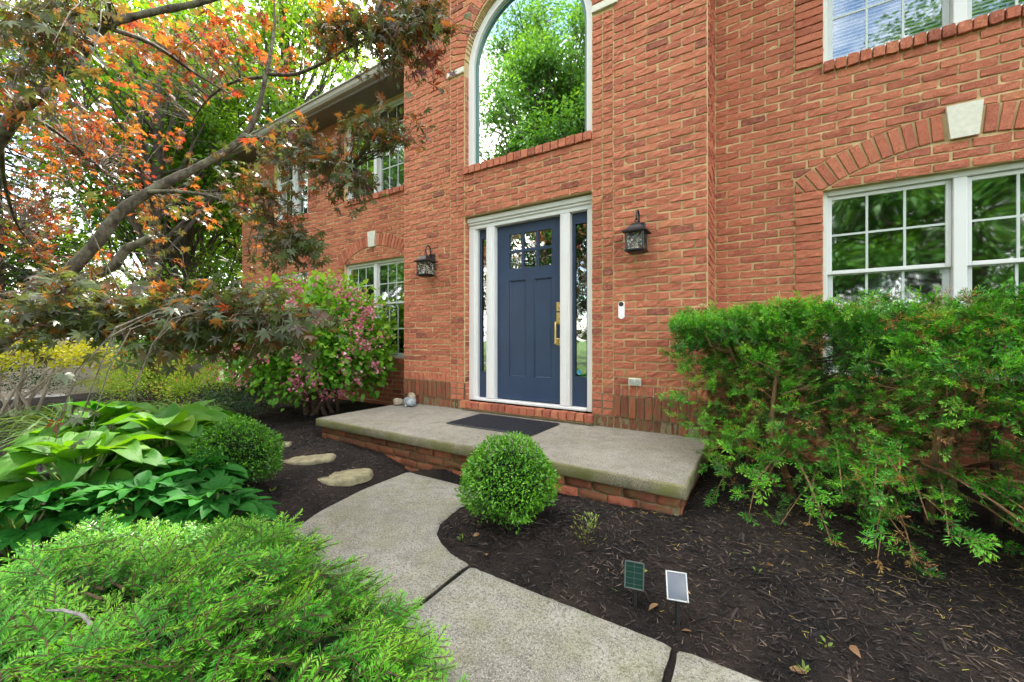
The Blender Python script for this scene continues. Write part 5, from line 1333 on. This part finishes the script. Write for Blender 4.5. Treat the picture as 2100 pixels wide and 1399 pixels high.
T_FL = tm([(0, 0, 0), (.6, -.42, .25), (1, 0, .1), (.6, .42, .25)], [(0, 1, 2, 3)])
kk = g_.integers(0, 130, n); ctr = unit(g_.normal(0, 1, (130, 3))*np.array([1, 1, .8])); ctr[:, 1] = -np.abs(ctr[:, 1])*.9+.15; ctr = unit(ctr)*np.array([1.06, 1.06, .80])
q = ctr[kk]*(.92+.20*g_.random((n, 1)))+g_.normal(0, .045, (n, 3))
P = np.array([W0[0], W0[1], z0+.12+.95])+q*np.array([1.08, 1.08, .93]); B = Batch()
B.put(T_FL, P, frames(unit(q+g_.normal(0, .6, (n, 3))), unit(g_.normal(0, 1, (n, 3)))), g_.uniform(.030, .050, n), np.clip(g_.normal(.45, .28, n), 0, 1)); plant_part(B, 'flowers', M['pink'], t_, 'stuff')
M['spirea'] = leaf_mat('spirea_leaf', [(0, (.06, .15, .012)), (.45, (.17, .33, .022)), (.75, (.32, .45, .035)), (.9, (.48, .32, .09)), (1, (.52, .24, .17))], None, .4, .6)
for i, (c, r_, h, lb) in enumerate([((-6.6, -1.15), .62, .72, 'low lime spirea with rosy tips left of the weigela'), ((-7.7, -1.6), .65, .75, 'low lime spirea with rosy tips in the middle distance'), ((-8.7, -1.2), .7, .85, 'low lime spirea with rosy tips farthest along the wall')]):
    shrub('spirea', lb, 'shrub', c, r_, h, 3200, .036, M['spirea'], 50+i, T_LEAF, .55, lumps=16, stems=8, zlo=.03, group='lime and pink spireas along the bed', sigma=.4)
M['azalea'] = leaf_mat('dark_evergreen_leaf', [(0, (.006, .022, .010)), (.5, (.018, .06, .020)), (1, (.05, .12, .03))], None, .25, .35)
shrub('green_shrub', 'bushy bright green shrub at the far corner of the house', 'shrub', (-9.7, -.75), 1.0, 1.7, 7000, .06, M['weig'], 66, T_LEAF, .45, lumps=34, stems=8, zlo=.05, sigma=.4, low=-.8)
shrub('evergreen_shrub', 'low dark evergreen shrub under the weigela', 'shrub', (-5.55, -1.25), .48, .52, 3000, .030, M['azalea'], 61, T_LEAF, .4, lumps=14, stems=6, zlo=.02, sigma=.42)
shrub('evergreen_shrub', 'dark clipped evergreen at the driveway edge, far left', 'shrub', (-9.6, -3.0), .95, .75, 4500, .034, M['azalea'], 62, T_LEAF, .5, lumps=14, stems=6, zlo=.02, sigma=.42)
M['ymaple'] = leaf_mat('golden_leaf', [(0, (.16, .22, .015)), (.45, (.40, .44, .028)), (.8, (.62, .60, .06)), (1, (.72, .68, .14))], None, .45, .6)
shrub('golden_shrub', 'layered golden-leaved shrub in front of the tan board fence', 'shrub', (-8.6, -2.75), .85, 1.25, 3200, .052, M['ymaple'], 63, T_LEAF_B, .55, lumps=18, stems=12, zlo=.25, stemmat=bark_mat('pale_twig', (.28, .24, .18), (.45, .40, .32), None, 60), sigma=.30)
M['lily'] = leaf_mat('daylily_blade', [(0, (.03, .09, .015)), (.5, (.08, .18, .025)), (1, (.22, .30, .05))], None, .4, .4)
def daylily(c, n, L, seed, label):
    g_ = np.random.default_rng(seed); z0 = gz(*c); t_ = thing('daylily', label, 'daylily', (c[0], c[1], z0), 'grassy daylily clumps'); mb_ = MB()
    for k in range(n):
        a = g_.uniform(0, 6.28); l = L*(.6+.5*g_.random()); w = .008+.006*g_.random(); el = 1.25-.45*g_.random(); r0 = .09*g_.random(); ns = 7; v = []
        p = np.array([c[0]+r0*math.cos(a), c[1]+r0*math.sin(a), z0-.01]); e = el
        for i in range(ns+1):
            s = i/ns; ww = w*(1-s**2.5)+.0006; sd = np.array([-math.sin(a), math.cos(a), 0])*ww; v += [tuple(p-sd), tuple(p+np.array([0, 0, -.003])), tuple(p+sd)]
            p = p+l/ns*np.array([math.cos(a)*math.cos(e), math.sin(a)*math.cos(e), math.sin(e)]); e -= (.28+.14*g_.random())*(.6+s)
            p[2] = max(p[2], z0+.01)
        f = []
        for i in range(ns): f += [(3*i, 3*i+3, 3*i+4, 3*i+1), (3*i+1, 3*i+4, 3*i+5, 3*i+2)]
        mb_.add(v, f, float(np.clip(g_.normal(.5, .22), 0, 1)))
    wpart(mb_, 'blades', M['lily'], t_, True, 'stuff')
daylily((-5.6, -2.75), 150, .80, 1, 'grassy daylily clump behind the hostas, leftmost')
daylily((-5.35, -2.15), 150, .75, 2, 'grassy daylily clump behind the left boxwood hosta')
daylily((-5.9, -1.75), 160, .80, 3, 'grassy daylily clump below the lime spirea')
daylily((-6.6, -2.6), 150, .85, 4, 'sunlit daylily clump below the golden shrub')

# ------------------------------------------------------------------ Japanese maple
M['maple'] = leaf_mat('bronze_maple_leaf', [(0, (.030, .014, .014)), (.3, (.055, .022, .018)), (.55, (.050, .040, .020)), (.8, (.045, .065, .025)), (1, (.09, .13, .03))],
                      [(0, (.34, .040, .022)), (.3, (.54, .095, .022)), (.5, (.55, .20, .025)), (.66, (.22, .12, .022)), (.85, (.10, .10, .022)), (1, (.14, .18, .03))], .42, .38, .5)
M['mbark'] = bark_mat('maple_bark', (.035, .028, .020), (.17, .14, .105), (.21, .20, .13), 34)
base = at_depth(-330, 1000, 2.75); base[2] = gz(base[0], base[1])
t = thing('japanese_maple', 'bronze-leaved Japanese maple arching over from the left', 'tree', tuple(base))
def D(px, py, d): return at_depth(px, py, d)
base_p = np.array([base[0], base[1], base[2]-.08])
limbs = []
def limb(pts, rad, name='limb', seg=10):
    P_ = [np.array(p) for p in pts]
    # Catmull-Rom
    Q_ = []; r_ = []
    for i in range(len(P_)-1):
        p0, p1, p2, p3 = P_[max(i-1, 0)], P_[i], P_[i+1], P_[min(i+2, len(P_)-1)]
        for s in np.linspace(0, 1, 5, endpoint=False):
            Q_.append(.5*((2*p1)+(-p0+p2)*s+(2*p0-5*p1+4*p2-p3)*s*s+(-p0+3*p1-3*p2+p3)*s**3)); r_.append(rad[i]*(1-s)+rad[i+1]*s)
    Q_.append(P_[-1]); r_.append(rad[-1]); r_ = [x*(1+.07*math.sin(3.1*k)+.06*math.sin(1.3*k+len(P_))) for k, x in enumerate(r_)]
    wpart(MB().tube(Q_, r_, seg), name, M['mbark'], t, True); limbs.append((np.array(Q_), np.array(r_)))
fork = D(-170, 830, 2.62)
limb([base_p, base_p*.5+fork*.5+np.array([.03, .02, 0]), fork], [.105, .085, .072], 'trunk', 12)
limb([fork, D(0, 705, 2.6), D(110, 592, 2.58), D(200, 495, 2.6), D(250, 432, 2.65), D(330, 380, 2.75), D(430, 330, 2.9), D(500, 280, 3.0), D(530, 220, 3.05), D(545, 155, 3.1), D(562, 60, 3.15), D(560, -60, 3.2)], [.056, .047, .040, .036, .034, .030, .026, .022, .018, .015, .010, .006])
limb([D(120, 590, 2.57), D(180, 568, 2.5), D(230, 548, 2.46), D(258, 512, 2.46), D(285, 500, 2.46), D(308, 487, 2.45)], [.032, .029, .027, .026, .024, .021])
limb([fork, D(-110, 450, 2.4), D(0, 285, 2.2), D(35, 232, 2.15), D(85, 188, 2.1), D(160, 120, 2.05), D(215, 55, 2.0), D(300, 28, 2.05), D(430, 0, 2.1), D(540, -50, 2.1)], [.056, .046, .034, .031, .027, .023, .019, .017, .015, .010])
limb([D(225, 58, 2.0), D(315, 92, 2.2), D(400, 150, 2.5), D(470, 192, 2.7)], [.012, .010, .008, .004], 'branch', 6)
limb([D(548, 152, 3.1), D(600, 153, 3.0), D(650, 135, 2.8), D(720, 95, 2.5), D(800, 60, 2.3)], [.014, .013, .011, .008, .004], 'branch', 6)
limb([D(540, 158, 3.1), D(480, 168, 3.2), D(430, 200, 3.3), D(393, 250, 3.4)], [.013, .011, .009, .005], 'branch', 6)
limb([D(300, 395, 2.7), D(350, 393, 2.7), D(430, 402, 2.6), D(530, 440, 2.5), D(600, 480, 2.4)], [.016, .014, .010, .007, .003], 'branch', 6)
limb([D(500, 280, 3.0), D(560, 285, 2.8), D(640, 300, 2.55), D(720, 350, 2.4)], [.012, .010, .007, .003], 'branch', 6)
limb([D(0, 660, 2.3), D(100, 690, 1.9), D(200, 672, 1.75), D(330, 640, 1.65), D(470, 640, 1.6), D(580, 660, 1.6)], [.014, .010, .008, .006, .004, .002], 'branch', 6)
limb([D(35, 232, 2.15), D(100, 260, 2.7), D(190, 330, 3.2), D(260, 400, 3.4)], [.016, .012, .008, .004], 'branch', 6)
limb([D(0, 285, 2.2), D(10, 380, 2.8), D(40, 470, 3.3), D(100, 540, 3.5)], [.016, .012, .008, .004], 'branch', 6)
allp = np.concatenate([q for q, _ in limbs[2:]])
zones = [  # cx, cy, hw, hh, dmin, dmax, clusters, leaves per cluster, colour bias
    (180, 265, 180, 130, 3.1, 4.2, 84, 9, .40), (70, 480, 90, 95, 3.1, 4.0, 34, 9, .42), (60, 85, 110, 100, 1.35, 1.9, 34, 7, .84), (310, 55, 260, 70, 2.3, 3.3, 44, 9, .45),
    (600, 320, 110, 80, 2.2, 2.7, 40, 8, .78), (725, 400, 45, 40, 2.1, 2.5, 11, 8, .80), (690, 55, 70, 60, 2.2, 2.8, 34, 8, .7), (800, 75, 90, 90, 2.0, 2.4, 48, 8, .76), (900, 40, 50, 45, 2.0, 2.3, 10, 7, .75), (790, 255, 75, 50, 2.1, 2.4, 20, 7, .7), (880, 165, 40, 25, 2.1, 2.3, 4, 6, .3),
    (200, 640, 250, 60, 1.45, 2.1, 120, 8, .84), (470, 665, 160, 65, 1.4, 1.9, 84, 8, .80), (590, 520, 65, 50, 2.2, 2.6, 26, 8, .82), (330, 470, 150, 80, 2.9, 3.9, 26, 8, .62), (540, 420, 80, 50, 2.3, 2.8, 20, 8, .70), (150, 610, 180, 45, 2.2, 3.0, 40, 7, .66),
    (480, 200, 120, 110, 3.0, 3.6, 9, 6, .6), (120, 890, 70, 16, 1.15, 1.3, 3, 3, .9), (290, 800, 30, 20, 1.25, 1.4, 2, 3, .9), (590, 690, 40, 25, 1.4, 1.6, 5, 4, .8), (60, 180, 80, 80, 1.6, 2.2, 16, 7, .6), (430, 90, 150, 50, 2.6, 3.4, 18, 8, .45)]
g_ = np.random.default_rng(91); LP = []; LD = []; LU = []; LS = []; LR = []
tw = MB()
for (cx, cy_, hw, hh, d0, d1, nc, nl, bias) in zones:
    for k in range(int(nc*1.55)):
        e = at_depth(cx+hw*g_.normal(0, .55), cy_+hh*g_.normal(0, .52), g_.uniform(d0, d1))
        j = int(np.argmin(np.linalg.norm(allp-e, axis=1)+.05*g_.random(len(allp)))); s0 = allp[j]; dist = np.linalg.norm(e-s0)
        m1 = s0+(e-s0)*np.array([.62, .62, .30])+np.array([0, 0, .08*dist])+g_.normal(0, .05*dist, 3); ma = s0*.55+m1*.45+np.array([0, 0, .05*dist])+g_.normal(0, .03*dist, 3); mz = m1*.5+e*.5+np.array([0, 0, .05*dist])+g_.normal(0, .02*dist, 3); tw.tube([tuple(s0), tuple(ma), tuple(m1), tuple(mz), tuple(e)], [.0035+.0015*min(1, dist), .003, .0024, .0018, .001], 4, cap=False)
        out = unit(e-m1)
        for l in range(nl):
            s = g_.uniform(.15, 1.08); p = m1+(e-m1)*s+g_.normal(0, .030, 3)
            LP.append(p); LD.append(unit(out*.6+g_.normal(0, .65, 3)+np.array([0, 0, -.40]))); LU.append(unit(np.array([0, 0, 1.])+g_.normal(0, .45, 3))); LS.append(g_.uniform(.062, .105)); LR.append(np.clip(bias+g_.normal(0, .25), 0, 1))
wpart(tw, 'twigs', M['mbark'], t, False, 'stuff')
LP = np.array(LP); LD = np.array(LD); LU = np.array(LU); LS = np.array(LS); LR = np.array(LR)
px, py, dz = proj(LP); big = np.where((px > 0) & (px < 2100) & (py > 0) & (py < 1399), LS/dz, 0); order = np.argsort(-big); near = order[:300]; rest = np.setdiff1d(np.arange(len(LP)), near)
# leaf objects share 24 meshes
LM = []
for k in range(24):
    V_, F_, A_, MI_ = T_MAPLE[k % 6]; r_ = (k//6)*.22+.2
    LM.append(np_mesh('leaf', V_, F_, A_+r_, M['maple'])); me = LM[-1].data; bpy.data.objects.remove(LM[-1]); LM[-1] = (me, r_)
Rm = frames(LD, LU)
for i in near:
    c_ = [m_ for m_, r_ in LM if abs(r_-LR[i]) < .2] or [LM[-1][0]]
    o = bpy.data.objects.new('leaf', c_[int(g_.integers(0, len(c_)))]); link(o, t); o.matrix_parent_inverse = Matrix.Translation(-t.location)
    m4 = Matrix(Rm[i].tolist()).to_4x4(); o.matrix_basis = Matrix.Translation(LP[i].tolist()) @ m4 @ Matrix.Scale(float(LS[i]), 4)
B = Batch()
for k in range(6):
    s_ = rest[rest % 6 == k]; B.put(T_MAPLE[k], LP[s_], Rm[s_], LS[s_], LR[s_])
plant_part(B, 'foliage', M['maple'], t, 'stuff')
print('maple leaves', len(LP))

# ------------------------------------------------------------------ trees
M['tbark'] = bark_mat('tree_bark', (.035, .028, .020), (.10, .080, .060), None, 14)
M['tleaf'] = leaf_mat('fresh_green_leaf', [(0, (.030, .085, .010)), (.35, (.080, .20, .018)), (.7, (.19, .33, .028)), (1, (.34, .46, .05))], None, .6, .5)
M['tleaf2'] = leaf_mat('deep_green_leaf', [(0, (.014, .055, .010)), (.5, (.055, .16, .022)), (1, (.16, .30, .05))], None, .4, .45)
M['bspruce'] = leaf_mat('blue_spruce_needle', [(0, (.020, .045, .040)), (.5, (.05, .10, .085)), (1, (.12, .19, .15))], None, .2, .5)
def tree(label, c, hgt, rad, n, L, mat, seed, clear=.3, lumps=60, sig=.75, trunk_r=None, group='garden trees behind the maple', tmpl=None, name='tree'):
    g_ = np.random.default_rng(seed); t_ = thing(name, label, 'tree', (c[0], c[1], -.16), group); tr = trunk_r or hgt*.016
    zc = hgt*(clear+(1-clear)*.5); hz = hgt*(1-clear)*.5
    cl = unit(g_.normal(0, 1, (lumps, 3)))*(g_.random((lumps, 1))**.45); ctr = np.array([c[0], c[1], zc])+cl*np.array([rad, rad, hz])*.9
    m_ = MB(); tp = [np.array([c[0]+.06*hgt*s*s*math.sin(seed), c[1]+.04*hgt*s*s*math.cos(seed*2), -.3+(hgt*.9+.3)*s]) for s in np.linspace(0, 1, 9)]
    m_.tube(tp, [tr*1.35]+list(np.linspace(tr, tr*.15, 8)), 9); wpart(m_, 'trunk', M['tbark'], t_, True)
    m_ = MB()
    for k in range(lumps):
        s = np.clip((ctr[k][2]-.12*hgt)/(hgt*.9)-.12, clear*.6, .92); i = s*8; a = tp[int(i)]; b = tp[min(8, int(i)+1)]; st = a+(b-a)*(i-int(i)); mid = st*.5+ctr[k]*.5+np.array([0, 0, -.03*hgt*g_.random()])+g_.normal(0, .02*hgt, 3)
        m_.tube([tuple(st), tuple(mid), tuple(ctr[k])], [tr*.32, tr*.18, tr*.05], 5, cap=False)
        for j in range(3):
            e = ctr[k]+unit(g_.normal(0, 1, 3))*sig*.8; m_.tube([tuple(mid*.4+ctr[k]*.6), tuple(e)], [tr*.08, tr*.03], 4, cap=False)
    wpart(m_, 'branches', M['tbark'], t_)
    k = g_.integers(0, lumps, n); q = unit(g_.normal(0, 1, (n, 3)))*(g_.random((n, 1))**.6)*sig*np.array([1.15, 1.15, .7]); P_ = ctr[k]+q
    d = unit(q+g_.normal(0, .5, (n, 3))*sig+np.array([0, 0, -.25*sig])); up = unit(np.array([0, 0, 1.])+g_.normal(0, .55, (n, 3)))
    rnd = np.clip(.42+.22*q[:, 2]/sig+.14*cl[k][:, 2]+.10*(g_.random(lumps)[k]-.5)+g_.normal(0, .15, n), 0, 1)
    B_ = Batch(); B_.put(tmpl or T_SMALL, P_, frames(d, up), L*g_.uniform(.6, 1.3, n), rnd); plant_part(B_, 'crown', mat, t_, 'stuff'); return t_
tree('tall leafy green tree rising over the left end of the house', (-12.2, 3.0), 13.0, 3.6, 16000, .17, M['tleaf'], 4, .18, 80, .85)
tree('leafy tree just left of the house corner behind the orange maple leaves', (-12.6, .6), 10.0, 2.9, 13000, .15, M['tleaf'], 5, .20, 70, .75)
tree('tall green tree at the back, seen high between maple limbs', (-15.5, 1.0), 14.0, 4.0, 14000, .20, M['tleaf'], 6, .2, 80, .95)
tree('slender tree with a dark bare trunk beside the golden shrub', (-10.6, -.75), 9.0, 2.2, 6500, .13, M['tleaf'], 7, .42, 46, .6, .14)
tree('small bright green tree against the house corner', (-11.1, .9), 3.6, 1.1, 5000, .09, M['tleaf'], 9, .1, 40, .38)
tree('distant deep green tree beyond the driveway at far left', (-26, -3.), 11, 4.2, 9000, .26, M['tleaf2'], 10, .12, 60, 1.1)
tree('distant green tree beyond the board fence', (-24, 4.5), 13, 4.5, 9000, .27, M['tleaf2'], 12, .12, 60, 1.2)
tree('low spreading green tree behind the board fence, left', (-17.2, -5.2), 5.0, 2.3, 11000, .13, M['tleaf'], 31, .02, 60, .6)
tree('low rounded green tree behind the board fence, right', (-18.0, -1.2), 5.6, 2.5, 12000, .14, M['tleaf'], 32, .02, 60, .65)
tree('dark green tree behind the fence in the middle', (-20.5, -3.4), 5.2, 2.6, 9000, .16, M['tleaf2'], 33, .02, 50, .75)
# trees across the lawn that the windows mirror
tree('tall willow-leaved tree across the lawn, mirrored in the arched window', (-8.8, -14.0), 19.5, 4.7, 90000, .19, M['tleaf2'], 21, .06, 170, 1.1, group='trees mirrored in the windows')
tree('broad tree across the lawn, mirrored in the right ground-floor window', (5.2, -12.5), 12.0, 5.0, 70000, .17, M['tleaf2'], 22, .04, 150, 1.15, group='trees mirrored in the windows')
tree('broad unseen tree widened across the lawn to block mirrored sky', (.6, -15.5), 9.5, 5.4, 26000, .22, M['tleaf2'], 23, .05, 80, 1.2, group='trees mirrored in the windows')  # out of view, moved and widened to hide bright sky from the lower panes
tree('tree across the lawn mirrored in the left windows', (-21, -12.0), 19, 6.0, 40000, .28, M['tleaf2'], 24, .06, 130, 1.5, group='trees mirrored in the windows')
tree('rounded tree added across the lawn to fill sky mirrored in the sidelight', (-13.8, -11.5), 9.5, 3.6, 22000, .20, M['tleaf2'], 25, .04, 80, 1.1, group='trees mirrored in the windows')  # out of view, added to block the bright sky mirrored in the sidelight
# blue spruce in the far left
t_ = thing('blue_spruce', 'blue-green spruce with tiered drooping boughs at far left', 'tree', (-16.0, -2.2, -.16)); g_ = np.random.default_rng(55)
m_ = MB().tube([(-16.0, -2.2, -.3), (-16.0, -2.2, 9.3)], [.17, .02], 9); wpart(m_, 'trunk', M['tbark'], t_, True)
B = Batch(); m_ = MB(); bsp = [t_spray(500+s, 1, 4, .10, 16, .8, .02, .3) for s in range(3)]
Pq = []; Dq = []
for k in range(150):
    h = .8+8.2*(k/150); r_ = 2.3*(1-h/9.6)**.8+.15; a = k*2.399; e = np.array([-16.0+r_*math.cos(a), -2.2+r_*math.sin(a), h-.22*r_]); s0 = np.array([-16.0, -2.2, h]); m_.tube([tuple(s0), tuple(s0*.5+e*.5+np.array([0, 0, -.04])), tuple(e)], [.03, .02, .006], 5, cap=False)
    for s in np.linspace(.25, 1, 9):
        p = s0+(e-s0)*s; Pq.append(p+g_.normal(0, .05, 3)); Dq.append(unit((e-s0)*.6+g_.normal(0, .55, 3)+np.array([0, 0, -.2])))
Pq = np.array(Pq); Dq = np.array(Dq); n = len(Pq)
for k in range(3):
    s_ = np.arange(n) % 3 == k; B.put(bsp[k], Pq[s_], frames(Dq[s_], unit(g_.normal(0, .3, (s_.sum(), 3))+np.array([0, 0, 1.]))), g_.uniform(.35, .6, s_.sum()), g_.uniform(.15, .55, s_.sum()))
wpart(m_, 'boughs', M['tbark'], t_); plant_part(B, 'foliage', [M['bspruce'], M['tbark']], t_, 'stuff')
# ------------------------------------------------------------------ board fence along the drive at the far left
M['siding'] = plain('tan_board', (.34, .29, .22), .65, .3, 0, .12, 5)
GX = -13.2
t = thing('board_fence', 'tan horizontal-board fence with pale cap beyond the golden shrub', 'fence', (GX, -3.2, -.16))
for k in range(8):
    for j in range(4):
        wpart(MB().box(GX-.014, GX+.014, -8.2+j*2.4, -8.2+j*2.4+2.385, -.10+k*.158, -.10+k*.158+.148, bev=.004), 'board', M['siding'], t)
for j in range(5): wpart(MB().box(GX-.115, GX-.016, -8.25+j*2.4, -8.15+j*2.4, -.3, 1.17, bev=.006), 'post', M['siding'], t)
wpart(MB().box(GX-.14, GX+.05, -8.3, 1.5, 1.172, 1.215, bev=.006), 'cap_rail', plain('pale_cap', (.62, .58, .52), .6), t)
